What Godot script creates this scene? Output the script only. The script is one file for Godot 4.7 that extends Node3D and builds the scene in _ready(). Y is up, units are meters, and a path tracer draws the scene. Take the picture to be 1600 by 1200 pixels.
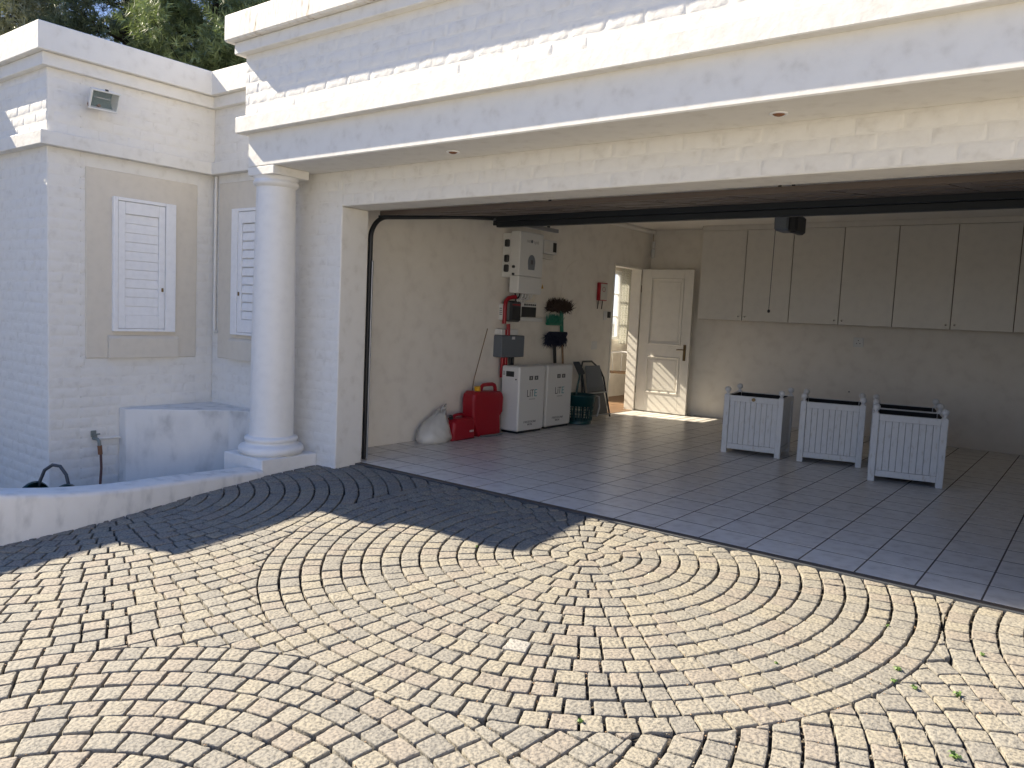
extends Node3D

# ------------------------------------------------------------------ helpers
var M := {}
var taken := {}
var rng := RandomNumberGenerator.new()
var bumpy := FastNoiseLite.new()

func numbered(called: String) -> String:
	var n: int = taken.get(called, -1) + 1
	taken[called] = n
	return called if n == 0 else "%s_%03d" % [called, n]

func thing(called: String, label: String, category: String, at := Vector3.ZERO, turn := 0.0, group := "") -> Node3D:
	var o := Node3D.new()
	o.name = numbered(called)
	o.position = at
	o.rotation.y = turn
	o.set_meta("label", label)
	o.set_meta("category", category)
	if group:
		o.set_meta("group", group)
	add_child(o)
	return o

func mb() -> SurfaceTool:
	var st := SurfaceTool.new()
	st.begin(Mesh.PRIMITIVE_TRIANGLES)
	st.set_smooth_group(-1)
	return st

func mesh_of(st: SurfaceTool, smooth_normals := true) -> ArrayMesh:
	if smooth_normals:
		st.generate_normals()
	return st.commit()

func put(called: String, st: SurfaceTool, m: Material, parent: Node, at := Transform3D()) -> MeshInstance3D:
	return put_mesh(called, mesh_of(st), m, parent, at)

func put_mesh(called: String, me: Mesh, m: Material, parent: Node, at := Transform3D()) -> MeshInstance3D:
	var o := MeshInstance3D.new()
	o.name = called if parent != self else numbered(called)
	o.mesh = me
	if m:
		o.material_override = m
	o.transform = at
	parent.add_child(o, true)
	return o

func struct(called: String, st: SurfaceTool, m: Material) -> MeshInstance3D:
	var o := put(called, st, m, self)
	o.set_meta("kind", "structure")
	return o

func quad(st: SurfaceTool, a: Vector3, b: Vector3, c: Vector3, d: Vector3) -> void:
	for v in [a, c, b, a, d, c]:
		st.add_vertex(v)

func tri(st: SurfaceTool, a: Vector3, b: Vector3, c: Vector3) -> void:
	for v in [a, c, b]:
		st.add_vertex(v)

func box(st: SurfaceTool, lo: Vector3, hi: Vector3, bev := 0.004) -> void:
	prism(st, [Vector2(lo.x, lo.z), Vector2(lo.x, hi.z), Vector2(hi.x, hi.z), Vector2(hi.x, lo.z)], lo.y, hi.y, minf(bev, minf(hi.x - lo.x, minf(hi.y - lo.y, hi.z - lo.z)) * 0.4))

func inset(poly: Array, by: float) -> Array:
	var out := []
	var n := poly.size()
	var area := 0.0
	for i in n:
		area += poly[i].cross(poly[(i + 1) % n])
	var s := signf(area)
	for i in n:
		var a: Vector2 = (poly[i] - poly[(i + n - 1) % n]).normalized()
		var b: Vector2 = (poly[(i + 1) % n] - poly[i]).normalized()
		var na := Vector2(-a.y, a.x) * s
		var nb := Vector2(-b.y, b.x) * s
		var h := na + nb
		out.append(poly[i] + h * (by / maxf(0.3, 0.5 * h.length_squared())))
	return out

# upright prism over a plan outline (x, z) with small chamfers at top and foot and on its upright edges
func prism(st: SurfaceTool, poly: Array, y0: float, y1: float, bev := 0.004) -> void:
	var area := 0.0
	for i in poly.size():
		area += poly[i].cross(poly[(i + 1) % poly.size()])
	if area > 0:
		poly = poly.duplicate()
		poly.reverse()
	var cut := []
	if bev > 0.0005:
		for i in poly.size():
			var p: Vector2 = poly[i]
			cut.append(p + (poly[(i + poly.size() - 1) % poly.size()] - p).normalized() * bev)
			cut.append(p + (poly[(i + 1) % poly.size()] - p).normalized() * bev)
	else:
		cut = poly
	var n := cut.size()
	var small := inset(cut, bev) if bev > 0.0005 else cut
	var rings := [[small, y0], [cut, y0 + bev], [cut, y1 - bev], [small, y1]] if bev > 0.0005 else [[cut, y0], [cut, y1]]
	for r in rings.size() - 1:
		var p: Array = rings[r][0]
		var q: Array = rings[r + 1][0]
		for i in n:
			var j := (i + 1) % n
			quad(st, v3(p[i], rings[r][1]), v3(p[j], rings[r][1]), v3(q[j], rings[r + 1][1]), v3(q[i], rings[r + 1][1]))
	var t := Geometry2D.triangulate_polygon(PackedVector2Array(small))
	for i in range(0, t.size(), 3):
		tri(st, v3(small[t[i]], y1), v3(small[t[i + 1]], y1), v3(small[t[i + 2]], y1))
		tri(st, v3(small[t[i]], y0), v3(small[t[i + 2]], y0), v3(small[t[i + 1]], y0))

func v3(p: Vector2, y: float) -> Vector3:
	return Vector3(p.x, y, p.y)

# round profile [radius, height] turned about an upright axis at c
func lathe(st: SurfaceTool, c: Vector3, prof: Array, sides := 40) -> void:
	st.set_smooth_group(1)
	for k in prof.size() - 1:
		for i in sides:
			var a := TAU * i / sides
			var b := TAU * (i + 1) / sides
			var p0 := c + Vector3(cos(a) * prof[k][0], prof[k][1], sin(a) * prof[k][0])
			var p1 := c + Vector3(cos(b) * prof[k][0], prof[k][1], sin(b) * prof[k][0])
			var q0 := c + Vector3(cos(a) * prof[k + 1][0], prof[k + 1][1], sin(a) * prof[k + 1][0])
			var q1 := c + Vector3(cos(b) * prof[k + 1][0], prof[k + 1][1], sin(b) * prof[k + 1][0])
			if prof[k][0] < 0.0001:
				tri(st, p0, q1, q0)
			elif prof[k + 1][0] < 0.0001:
				tri(st, p0, p1, q0)
			else:
				quad(st, p1, p0, q0, q1)
	st.set_smooth_group(-1)

func tube(st: SurfaceTool, pts: Array, r: float, sides := 8, r_end := -1.0) -> void:
	st.set_smooth_group(1)
	var rings := []
	var side := Vector3.UP
	for k in pts.size():
		var d: Vector3 = (pts[mini(k + 1, pts.size() - 1)] - pts[maxi(k - 1, 0)]).normalized()
		if absf(d.dot(side)) > 0.9:
			side = Vector3.RIGHT if absf(d.x) < 0.8 else Vector3.BACK
		var u := d.cross(side).normalized()
		var v := u.cross(d).normalized()
		side = v
		var rr := r if r_end < 0 else lerpf(r, r_end, float(k) / (pts.size() - 1))
		var ring := []
		for i in sides:
			var a := TAU * i / sides
			ring.append(pts[k] + (u * cos(a) + v * sin(a)) * rr)
		rings.append(ring)
	for k in rings.size() - 1:
		for i in sides:
			var j := (i + 1) % sides
			quad(st, rings[k][i], rings[k][j], rings[k + 1][j], rings[k + 1][i])
	st.set_smooth_group(-1)
	for e in [0, rings.size() - 1]:
		for i in range(1, sides - 1):
			if e == 0:
				tri(st, rings[e][0], rings[e][i + 1], rings[e][i])
			else:
				tri(st, rings[e][0], rings[e][i], rings[e][i + 1])

func ball(st: SurfaceTool, c: Vector3, r: Vector3, sides := 14) -> void:
	var m := SphereMesh.new()
	m.radius = 1.0
	m.height = 2.0
	m.radial_segments = sides
	m.rings = sides / 2
	st.append_from(m, 0, Transform3D(Basis.from_scale(r), c))

func arc(c: Vector3, u: Vector3, v: Vector3, a0: float, a1: float, n: int) -> Array:
	var out := []
	for i in n + 1:
		var a := lerpf(a0, a1, float(i) / n)
		out.append(c + u * cos(a) + v * sin(a))
	return out

func lin(r: float, g: float, b: float) -> Color:
	return Color(r, g, b).linear_to_srgb()

func noise_tex(sd: int, freq: float, stops: Array, size := 512, octaves := 4, kind := FastNoiseLite.TYPE_SIMPLEX_SMOOTH) -> NoiseTexture2D:
	var t := NoiseTexture2D.new()
	t.width = size
	t.height = size
	t.seamless = true
	var n := FastNoiseLite.new()
	n.seed = sd
	n.noise_type = kind
	n.frequency = freq
	n.fractal_octaves = octaves
	t.noise = n
	var g := Gradient.new()
	var offs := PackedFloat32Array()
	var cols := PackedColorArray()
	for s in stops:
		offs.append(s[0])
		cols.append(s[1])
	g.offsets = offs
	g.colors = cols
	t.color_ramp = g
	return t

func gray(v: float) -> Color:
	return Color(v, v, v)

func mat(called: String, c: Color, rough: float, tex: Texture2D = null, bump: Texture2D = null, relief := 0.0, scale := Vector3.ONE, metal := 0.0, spec := 0.5) -> StandardMaterial3D:
	var m := StandardMaterial3D.new()
	m.resource_name = called
	m.albedo_color = c
	m.roughness = rough
	m.metallic = metal
	m.metallic_specular = spec
	m.uv1_triplanar = true
	m.uv1_world_triplanar = true
	m.uv1_scale = scale
	m.uv1_triplanar_sharpness = 4.0
	if tex:
		m.albedo_texture = tex
	if bump:
		m.heightmap_enabled = true
		m.heightmap_texture = bump
		m.heightmap_scale = relief
	M[called] = m
	return m

func materials() -> void:
	var soft := noise_tex(3, 0.012, [[0.0, gray(0.965)], [0.5, gray(0.99)], [1.0, gray(1.0)]])
	var rough_bump := noise_tex(7, 0.03, [[0.0, gray(0.0)], [1.0, gray(1.0)]], 512, 5)
	var fine_bump := noise_tex(9, 0.06, [[0.0, gray(0.0)], [1.0, gray(1.0)]], 512, 4)
	var streaks := noise_tex(21, 0.014, [[0.0, Color(0.66, 0.59, 0.5)], [0.15, Color(0.9, 0.875, 0.84)], [0.27, Color(0.965, 0.955, 0.945)], [0.5, gray(0.99)], [1.0, gray(1.0)]], 512, 5)
	var grime := noise_tex(31, 0.011, [[0.0, Color(0.93, 0.925, 0.915)], [0.25, Color(0.978, 0.976, 0.974)], [0.5, gray(0.995)], [1.0, gray(1.0)]], 512, 5)
	mat("painted_brick", lin(0.74, 0.718, 0.672), 0.6, grime, rough_bump, 0.12, Vector3(1.3, 1.3, 1.3))
	mat("render_paint", lin(0.74, 0.718, 0.668), 0.62, grime, rough_bump, 0.1, Vector3(1.1, 1.1, 1.1))
	mat("cornice_paint", lin(0.75, 0.725, 0.675), 0.7, streaks, rough_bump, 0.2, Vector3(1.6, 0.5, 1.6))
	mat("weathered_paint", lin(0.75, 0.73, 0.69), 0.7, noise_tex(33, 0.008, [[0.0, Color(0.78, 0.78, 0.78)], [0.2, Color(0.9, 0.9, 0.9)], [0.4, Color(0.97, 0.968, 0.965)], [1.0, gray(1.0)]], 512, 6), rough_bump, 0.12, Vector3(1.3, 0.6, 1.3))
	mat("column_paint", lin(0.75, 0.735, 0.705), 0.5, soft, null, 0.0, Vector3(1.5, 1.5, 1.5))
	mat("cream_plaster", lin(0.66, 0.605, 0.51), 0.7, soft, null, 0.0, Vector3(1.5, 1.5, 1.5))
	mat("shutter_white", lin(0.82, 0.82, 0.82), 0.35, soft, null, 0.0, Vector3(2, 2, 2))
	mat("brass", lin(0.2, 0.14, 0.07), 0.4, null, null, 0, Vector3.ONE, 0.8)
	mat("inside_wall", lin(0.83, 0.79, 0.72), 0.75, noise_tex(41, 0.01, [[0.0, Color(0.95, 0.945, 0.94)], [0.4, Color(0.985, 0.983, 0.98)], [1.0, gray(1.0)]]), null, 0.0, Vector3(0.8, 0.8, 0.8))
	mat("ceiling_white", lin(0.84, 0.81, 0.76), 0.8)
	mat("soil", lin(0.10, 0.08, 0.058), 0.95, noise_tex(51, 0.02, [[0.0, gray(0.35)], [0.45, gray(0.55)], [0.65, gray(0.9)], [1.0, Color(1.0, 0.97, 0.9)]]), null, 0.0, Vector3(4, 4, 4))
	mat("earth", lin(0.28, 0.26, 0.19), 0.95, noise_tex(53, 0.02, [[0.0, gray(0.6)], [1.0, gray(1.0)]]), null, 0.0, Vector3(0.2, 0.2, 0.2))
	mat("yard_concrete", lin(0.3, 0.29, 0.27), 0.9, grime)
	var stone_tex := noise_tex(61, 0.022, [[0.0, Color(0.6, 0.595, 0.58)], [0.3, Color(0.78, 0.775, 0.76)], [0.46, Color(0.9, 0.895, 0.88)], [0.62, Color(0.97, 0.96, 0.935)], [1.0, Color(1.0, 0.97, 0.91)]], 1024, 6)
	var stone_bump := noise_tex(62, 0.03, [[0.0, gray(0.0)], [1.0, gray(1.0)]], 1024, 6, FastNoiseLite.TYPE_PERLIN)
	var tones := [Vector3(0.262, 0.245, 0.214), Vector3(0.25, 0.238, 0.214), Vector3(0.274, 0.254, 0.214), Vector3(0.226, 0.216, 0.198), Vector3(0.256, 0.232, 0.205)]
	for i in 5:
		var sm := mat("stone_%d" % i, lin(tones[i].x, tones[i].y, tones[i].z), 0.88, stone_tex, stone_bump, 0.3, Vector3(2.3, 2.3, 2.3))
		sm.uv1_offset = Vector3(i * 0.13, 0, i * 0.29)
	mat("stone_limewashed", lin(0.34, 0.33, 0.315), 0.9, stone_tex, stone_bump, 0.3, Vector3(2.6, 2.6, 2.6))
	var tile_tex := noise_tex(71, 0.009, [[0.0, Color(0.86, 0.85, 0.84)], [0.4, Color(0.95, 0.945, 0.94)], [1.0, gray(1.0)]], 512, 5)
	for i in 3:
		var tm := mat("tile_%d" % i, lin(0.80, 0.77, 0.72), 0.3, tile_tex, null, 0.0, Vector3(1.7, 1.7, 1.7))
		tm.uv1_offset = Vector3(i * 0.37, 0, i * 0.21)
		tm.roughness = 0.3
	mat("grout", lin(0.10, 0.078, 0.062), 0.9)
	mat("dark_steel", lin(0.035, 0.042, 0.05), 0.45, null, null, 0, Vector3.ONE, 0.4)
	mat("door_brown", lin(0.125, 0.10, 0.088), 0.55, soft)
	mat("galvanised", lin(0.3, 0.31, 0.33), 0.4, null, null, 0, Vector3.ONE, 0.7)
	mat("black_plastic", lin(0.018, 0.019, 0.021), 0.45)
	mat("charcoal", lin(0.05, 0.055, 0.062), 0.5)
	mat("grey_box", lin(0.13, 0.15, 0.175), 0.5)
	mat("appliance_white", lin(0.70, 0.70, 0.68), 0.4)
	mat("display_grey", lin(0.18, 0.2, 0.23), 0.25)
	mat("logo_grey", lin(0.06, 0.065, 0.07), 0.5)
	mat("logo_pale", lin(0.38, 0.38, 0.37), 0.5)
	mat("logo_teal", lin(0.02, 0.3, 0.34), 0.5)
	mat("red_plastic", lin(0.33, 0.006, 0.016), 0.38)
	mat("yellow_plastic", lin(0.75, 0.42, 0.02), 0.4)
	mat("green_plastic", lin(0.008, 0.16, 0.10), 0.4)
	mat("teal_plastic", lin(0.006, 0.055, 0.06), 0.35)
	mat("navy_bristle", lin(0.015, 0.02, 0.045), 0.8)
	mat("brown_fluff", lin(0.06, 0.04, 0.03), 0.95)
	mat("stick_wood", lin(0.3, 0.2, 0.12), 0.7)
	mat("bag_plastic", lin(0.62, 0.61, 0.57), 0.4)
	mat("door_paint", lin(0.82, 0.79, 0.72), 0.4, soft)
	mat("cabinet", lin(0.72, 0.69, 0.63), 0.45, soft)
	mat("cabinet_edge", lin(0.16, 0.10, 0.06), 0.6)
	mat("chrome", lin(0.6, 0.58, 0.55), 0.2, null, null, 0, Vector3.ONE, 1.0)
	mat("planter_white", lin(0.74, 0.74, 0.73), 0.5, noise_tex(81, 0.02, [[0.0, Color(0.88, 0.86, 0.83)], [0.3, gray(0.97)], [1.0, gray(1.0)]]), null, 0.0, Vector3(2.5, 0.8, 2.5))
	mat("liner_black", lin(0.012, 0.012, 0.012), 0.8)
	mat("wood_floor", lin(0.22, 0.13, 0.07), 0.5, soft)
	mat("curtain", lin(0.75, 0.74, 0.7), 0.9, noise_tex(85, 0.03, [[0.0, Color(0.55, 0.6, 0.5)], [0.5, gray(0.95)], [1.0, gray(1.0)]]), null, 0.0, Vector3(3, 3, 3))
	M.curtain.backlight_enabled = true
	M.curtain.backlight = lin(0.5, 0.5, 0.48)
	var g := mat("glass", Color(0.9, 0.95, 0.95, 0.12), 0.05)
	g.transparency = BaseMaterial3D.TRANSPARENCY_ALPHA
	g.uv1_triplanar = false
	mat("lamp_glass", lin(0.16, 0.22, 0.22), 0.12)
	mat("reflector", lin(0.7, 0.7, 0.7), 0.25, null, null, 0, Vector3.ONE, 0.9)
	mat("rust", lin(0.22, 0.10, 0.05), 0.9)
	mat("hose_brown", lin(0.12, 0.06, 0.05), 0.6)
	mat("verdigris", lin(0.22, 0.24, 0.22), 0.6, null, null, 0, Vector3.ONE, 0.4)
	mat("bark", lin(0.06, 0.045, 0.035), 0.95, rough_bump)
	mat("weed_leaf", lin(0.10, 0.165, 0.035), 0.6)
	M.weed_leaf.backlight_enabled = true
	M.weed_leaf.backlight = lin(0.06, 0.12, 0.01)

# ------------------------------------------------------------------ bricks
var bricks := []

func make_bricks() -> void:
	for k in 6:
		var st := mb()
		st.set_smooth_group(1)
		var nx := 8
		var ny := 4
		var grid := []
		for j in ny + 1:
			var row := []
			for i in nx + 1:
				var u := float(i) / nx
				var v := float(j) / ny
				# points gather towards the edges
				u = 0.5 - 0.5 * cos(PI * u) if k % 2 else u
				v = 0.5 - 0.5 * cos(PI * v)
				var edge := minf(minf(u, 1 - u) * 0.222, minf(v, 1 - v) * 0.076)
				var rise := smoothstep(0.0, 1.0, clampf(edge / 0.008, 0.0, 1.0))
				var h := -0.0014 + 0.0026 * rise + bumpy.get_noise_3d(u * 75.0, v * 26.0, k * 40.0) * 0.0024 * rise
				row.append(Vector3((u - 0.5) * 0.222, (v - 0.5) * 0.076, h))
			grid.append(row)
		for j in ny:
			for i in nx:
				quad(st, grid[j][i], grid[j][i + 1], grid[j + 1][i + 1], grid[j + 1][i])
		bricks.append(mesh_of(st))

# bricks of a painted wall face: children of the wall part; skip holds Rect2 (along, up) left bare
func brick_face(wall: Node3D, origin: Vector3, along: Vector3, out: Vector3, width: float, y0: float, y1: float, m: Material, skip := [], shift := 0.0) -> void:
	var pitch := 0.232
	var course := 0.0855
	var row := 0
	var y := y0
	while y + 0.07 < y1 + 0.02:
		var top := minf(y + 0.076, y1 - 0.004)
		if top - y < 0.03:
			break
		var u := -pitch * (0.5 if row % 2 else 0.0) - shift
		while u < width:
			var a := maxf(u + 0.005, 0.003)
			var b := minf(u + pitch - 0.005, width - 0.003)
			u += pitch
			if b - a < 0.04:
				continue
			var blocked := false
			for r in skip:
				if r.intersects(Rect2(a, y, b - a, top - y)):
					# keep what lies beside the bare area
					if a < r.position.x - 0.05:
						b = r.position.x - 0.004
					elif b > r.end.x + 0.05:
						a = r.end.x + 0.004
					else:
						blocked = true
			if blocked or b - a < 0.04:
				continue
			var c := origin + along * ((a + b) * 0.5) + Vector3.UP * ((y + top) * 0.5) + out * (0.0005 + rng.randf_range(-0.0009, 0.0012))
			var flip := -1.0 if rng.randf() < 0.5 else 1.0
			var basis := Basis(along * ((b - a) / 0.222) * flip, Vector3.UP * ((top - y) / 0.076) * flip, out)
			basis = basis.rotated(out, rng.randf_range(-0.012, 0.012))
			put_mesh("brick", bricks[rng.randi() % bricks.size()], m, wall, Transform3D(basis, c))
		y += course
		row += 1

# ------------------------------------------------------------------ paving
const SLOPE := 0.055
func ground_y(z: float) -> float:
	return -0.012 - SLOPE * (z - 0.1)

func stone_mesh(st: SurfaceTool, poly: PackedVector2Array) -> void:
	# cushion-topped stone over a plan outline
	var c := Vector2.ZERO
	for p in poly:
		c += p
	c /= poly.size()
	var pts := []
	var n := poly.size()
	for i in n:
		var a := poly[i]
		var b := poly[(i + 1) % n]
		var before := poly[(i + n - 1) % n]
		var cutlen := minf(0.0045, minf(a.distance_to(b), a.distance_to(before)) * 0.3)
		pts.append(a + (before - a).normalized() * cutlen)
		pts.append(a + (b - a).normalized() * cutlen)
		var steps := int(a.distance_to(b) / 0.03)
		for s in range(1, steps):
			var q := a.lerp(b, float(s) / steps)
			q += (c - q).normalized() * rng.randf_range(-0.0012, 0.0016)
			pts.append(q)
	var k := pts.size()
	var lift := rng.randf_range(-0.0022, 0.0022)
	var tilt := Vector2(rng.randf_range(-0.024, 0.024), rng.randf_range(-0.024, 0.024))
	var wear := rng.randf_range(0.6, 1.3)
	var prof := [[0.99, -0.045], [1.0, -0.005], [0.985, -0.001], [0.92, 0.0], [0.62, 0.0004], [0.3, 0.0004]]
	var rings := []
	for pr in prof:
		var ring := []
		for p in pts:
			var q: Vector2 = c + (p - c) * pr[0]
			var h: float = pr[1]
			if h > -0.02:
				h += lift + tilt.dot(q - c) + bumpy.get_noise_2d(q.x * 900.0, q.y * 900.0) * 0.0034 * wear
			ring.append(Vector3(q.x, ground_y(q.y) + h, q.y))
		rings.append(ring)
	st.set_smooth_group(1)
	for r in rings.size() - 1:
		for i in k:
			var j := (i + 1) % k
			quad(st, rings[r][i], rings[r][j], rings[r + 1][j], rings[r + 1][i])
	var top := Vector3(c.x, ground_y(c.y) + 0.002 + lift + bumpy.get_noise_2d(c.x * 900.0, c.y * 900.0) * 0.0034, c.y)
	for i in k:
		tri(st, rings[-1][i], rings[-1][(i + 1) % k], top)

func circle(c: Vector2, r: float) -> PackedVector2Array:
	var p := PackedVector2Array()
	for i in 72:
		p.append(c + Vector2(cos(TAU * i / 72), sin(TAU * i / 72)) * r)
	return p

func build_driveway() -> void:
	var drive := Node3D.new()
	drive.name = "driveway"
	drive.set_meta("kind", "structure")
	add_child(drive)
	var st := mb()
	# bedding under the stones follows the fall of the drive
	st.set_smooth_group(1)
	var nx := 232
	var nz := 174
	var at_grid := func(i: int, j: int) -> Vector3:
		var x := -3.75 + 0.03 * i
		var z := 0.0 + 0.03 * j
		var fill := bumpy.get_noise_2d(x * 55.0 + 300.0, z * 55.0) * 0.6 + bumpy.get_noise_2d(x * 260.0, z * 260.0 + 90.0) * 0.5
		return Vector3(x, ground_y(z) - 0.029 + clampf(fill * 0.024, -0.006, 0.014), z)
	for i in nx:
		for j in nz:
			quad(st, at_grid.call(i, j), at_grid.call(i + 1, j), at_grid.call(i + 1, j + 1), at_grid.call(i, j + 1))
	put("bedding", st, M.soil, drive)
	st = mb()
	quad(st, Vector3(-3.75, ground_y(5.2) - 0.012, 5.2), Vector3(3.2, ground_y(5.2) - 0.012, 5.2), Vector3(3.2, -0.58, 10.4), Vector3(-3.75, -0.58, 10.4))
	quad(st, Vector3(3.2, ground_y(0.0) - 0.012, 0.0), Vector3(9.0, ground_y(0.0) - 0.012, 0.0), Vector3(9.0, -0.58, 10.4), Vector3(3.2, -0.58, 10.4))
	put("paving_beyond", st, M.stone_0, drive)
	var pitch := 0.1058
	var fans := [
		[Vector2(-0.69, 0.68), 16.5 * pitch, true], [Vector2(-0.42, 3.98), 15.0 * pitch, true], [Vector2(2.78, 0.22), 16.0 * pitch, true],
		[Vector2(-3.82, 1.88), 16.0 * pitch, true], [Vector2(2.9, 3.6), 15.5 * pitch, true],
		[Vector2(-3.82, 1.88), 4.2, false], [Vector2(-0.62, 2.3), 3.4, false]]
	var bounds := PackedVector2Array([Vector2(-3.565, 0.07), Vector2(-3.36, 0.07), Vector2(2.9, 0.07), Vector2(2.9, 4.9), Vector2(-3.47, 4.9), Vector2(-3.42, 2.72), Vector2(-3.41, 2.38), Vector2(-3.45, 1.99), Vector2(-3.53, 1.56), Vector2(-3.62, 0.83)])
	var plinth_cut := PackedVector2Array([Vector2(-4.2, 0.0), Vector2(-3.37, 0.0), Vector2(-3.37, 0.275), Vector2(-3.6, 0.29), Vector2(-3.6, 0.81), Vector2(-4.2, 0.81)])
	var disks := []
	var stones := []
	for f in fans:
		var c: Vector2 = f[0]
		var rings: int = int(round(f[1] / pitch))
		for k in rings:
			var r0 := pitch * k + 0.006
			var r1 := pitch * (k + 1) - 0.006
			var n := maxi(1, int(round(TAU * (r0 + r1) * 0.5 / 0.106)))
			if k == 0:
				n = 3
			var at := rng.randf() * TAU
			var cuts := []
			for i in n:
				cuts.append(at + TAU * (i + rng.randf_range(-0.13, 0.13)) / n)
			for i in n:
				var a: float = cuts[i]
				var b: float = cuts[(i + 1) % n] + (TAU if i == n - 1 else 0.0)
				var mid := c + Vector2(cos((a + b) * 0.5), sin((a + b) * 0.5)) * (r0 + r1) * 0.5
				if mid.x < -3.75 or mid.x > 3.0 or mid.y < -0.05 or mid.y > 5.0:
					continue
				# the ring runs off to the right in front of the camera's feet are not needed
				var g0 := 0.0056 / maxf(r0, 0.02)
				var g1 := 0.0056 / r1
				var j := func() -> float: return rng.randf_range(-0.0022, 0.0022)
				var poly := PackedVector2Array()
				if k == 0:
					poly = PackedVector2Array([c + Vector2(cos((a + b) * 0.5), sin((a + b) * 0.5)) * 0.009, c + Vector2(cos(a + 0.07), sin(a + 0.07)) * r1 * 1.02, c + Vector2(cos((a + b) * 0.5 - 0.3), sin((a + b) * 0.5 - 0.3)) * r1 * 1.05, c + Vector2(cos((a + b) * 0.5 + 0.4), sin((a + b) * 0.5 + 0.4)) * r1 * 0.98, c + Vector2(cos(b - 0.07), sin(b - 0.07)) * r1])
				else:
					poly = PackedVector2Array([
						c + Vector2(cos(a + g0), sin(a + g0)) * (r0 + j.call()), c + Vector2(cos(a + g1), sin(a + g1)) * (r1 + j.call()),
						c + Vector2(cos(b - g1), sin(b - g1)) * (r1 + j.call()), c + Vector2(cos(b - g0), sin(b - g0)) * (r0 + j.call())])
				var pieces := Geometry2D.intersect_polygons(poly, bounds)
				var cutters := [plinth_cut]
				for d in disks:
					if mid.distance_to(d[0]) < d[1] + 0.12:
						cutters.append(circle(d[0], d[1] + 0.004))
				if not f[2] and fans.find(f) == 6:
					pass
				for cutter in cutters:
					var left: Array[PackedVector2Array] = []
					for piece in pieces:
						left.append_array(Geometry2D.clip_polygons(piece, cutter))
					pieces = left
				for piece in pieces:
					if Geometry2D.is_polygon_clockwise(piece):
						piece.reverse()
					# merge points that lie too close together
					var tidy := PackedVector2Array()
					for p in piece:
						if tidy.is_empty() or tidy[-1].distance_to(p) > 0.008:
							tidy.append(p)
					if tidy.size() > 3 and tidy[0].distance_to(tidy[-1]) < 0.008:
						tidy.remove_at(tidy.size() - 1)
					var area := 0.0
					for i2 in tidy.size():
						area += tidy[i2].cross(tidy[(i2 + 1) % tidy.size()]) * 0.5
					if tidy.size() < 3 or absf(area) < 0.0006:
						continue
					var middle := Vector2.ZERO
					for p in tidy:
						middle += p
					stones.append([middle / tidy.size(), tidy])
		if f[2]:
			disks.append([c, rings * pitch])
		else:
			# the first filling reaches as far as the joint between the two fillings
			if c.x < -3.0:
				var keep := []
				for s in stones:
					keep.append(s)
				stones = keep
				disks.append([c, rings * pitch])
	# nearest to where one stands come first: those are stones of their own
	var eye := Vector2(1.592, 4.473)
	var view := func(s) -> float:
		var d: Vector2 = s[0] - eye
		var ang := absf(wrapf(d.angle() - Vector2(-0.602, -0.794).angle(), -PI, PI))
		var reach: float = d.length()
		var shown: bool = ang < 0.62 and reach > 2.35
		return reach if shown else reach + 100.0
	stones.sort_custom(func(a, b) -> bool: return view.call(a) < view.call(b))
	var rest := []
	for i in 6:
		rest.append(mb())
	var used := [false, false, false, false, false, false]
	var pale := 0
	for i in stones.size():
		if stones[i][0].distance_to(Vector2(-0.285, 1.809)) < stones[pale][0].distance_to(Vector2(-0.285, 1.809)):
			pale = i
	for i in stones.size():
		var s: Array = stones[i]
		var tone := rng.randi() % 5
		if i < 300:
			var one := mb()
			stone_mesh(one, s[1])
			put("cobblestone", one, M.stone_limewashed if i == pale else M["stone_%d" % tone], drive)
		else:
			if i == pale:
				tone = 5
			used[tone] = true
			stone_mesh(rest[tone], s[1])
	var me: ArrayMesh
	for i in 6:
		if not used[i]:
			continue
		rest[i].generate_normals()
		me = rest[i].commit(me)
		me.surface_set_material(me.get_surface_count() - 1, M["stone_%d" % i] if i < 5 else M.stone_limewashed)
	# grit and dry scraps lying in the joints
	var grit := [mb(), mb()]
	for i in 3200:
		var s: Array = stones[rng.randi() % mini(1300, stones.size())]
		var e: int = rng.randi() % s[1].size()
		var p: Vector2 = s[1][e].lerp(s[1][(e + 1) % s[1].size()], rng.randf())
		p += (p - s[0]).normalized() * rng.randf_range(0.0, 0.007)
		var size := rng.randf_range(0.0015, 0.0045)
		var o := Vector3(p.x, ground_y(p.y) + rng.randf_range(-0.012, -0.001), p.y)
		var turn := Basis(Vector3(rng.randf() - 0.5, rng.randf() - 0.5, rng.randf() - 0.5).normalized(), rng.randf() * TAU).scaled(Vector3(1.0, 0.6, 1.4) * size)
		var tips := [turn.x, turn.z, -turn.x, -turn.z]
		for k in 4:
			tri(grit[i % 2], o + tips[k], o + tips[(k + 1) % 4], o + turn.y)
			tri(grit[i % 2], o + tips[(k + 1) % 4], o + tips[k], o - turn.y)
	var gm: ArrayMesh
	for k in 2:
		grit[k].generate_normals()
		gm = grit[k].commit(gm)
		gm.surface_set_material(k, [M.stone_2, M.stick_wood][k])
	put_mesh("joint_grit", gm, null, drive).set_meta("kind", "stuff")
	var more := put_mesh("cobblestones", me, null, drive)
	more.set_meta("kind", "stuff")
	print("stones ", stones.size())

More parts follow.
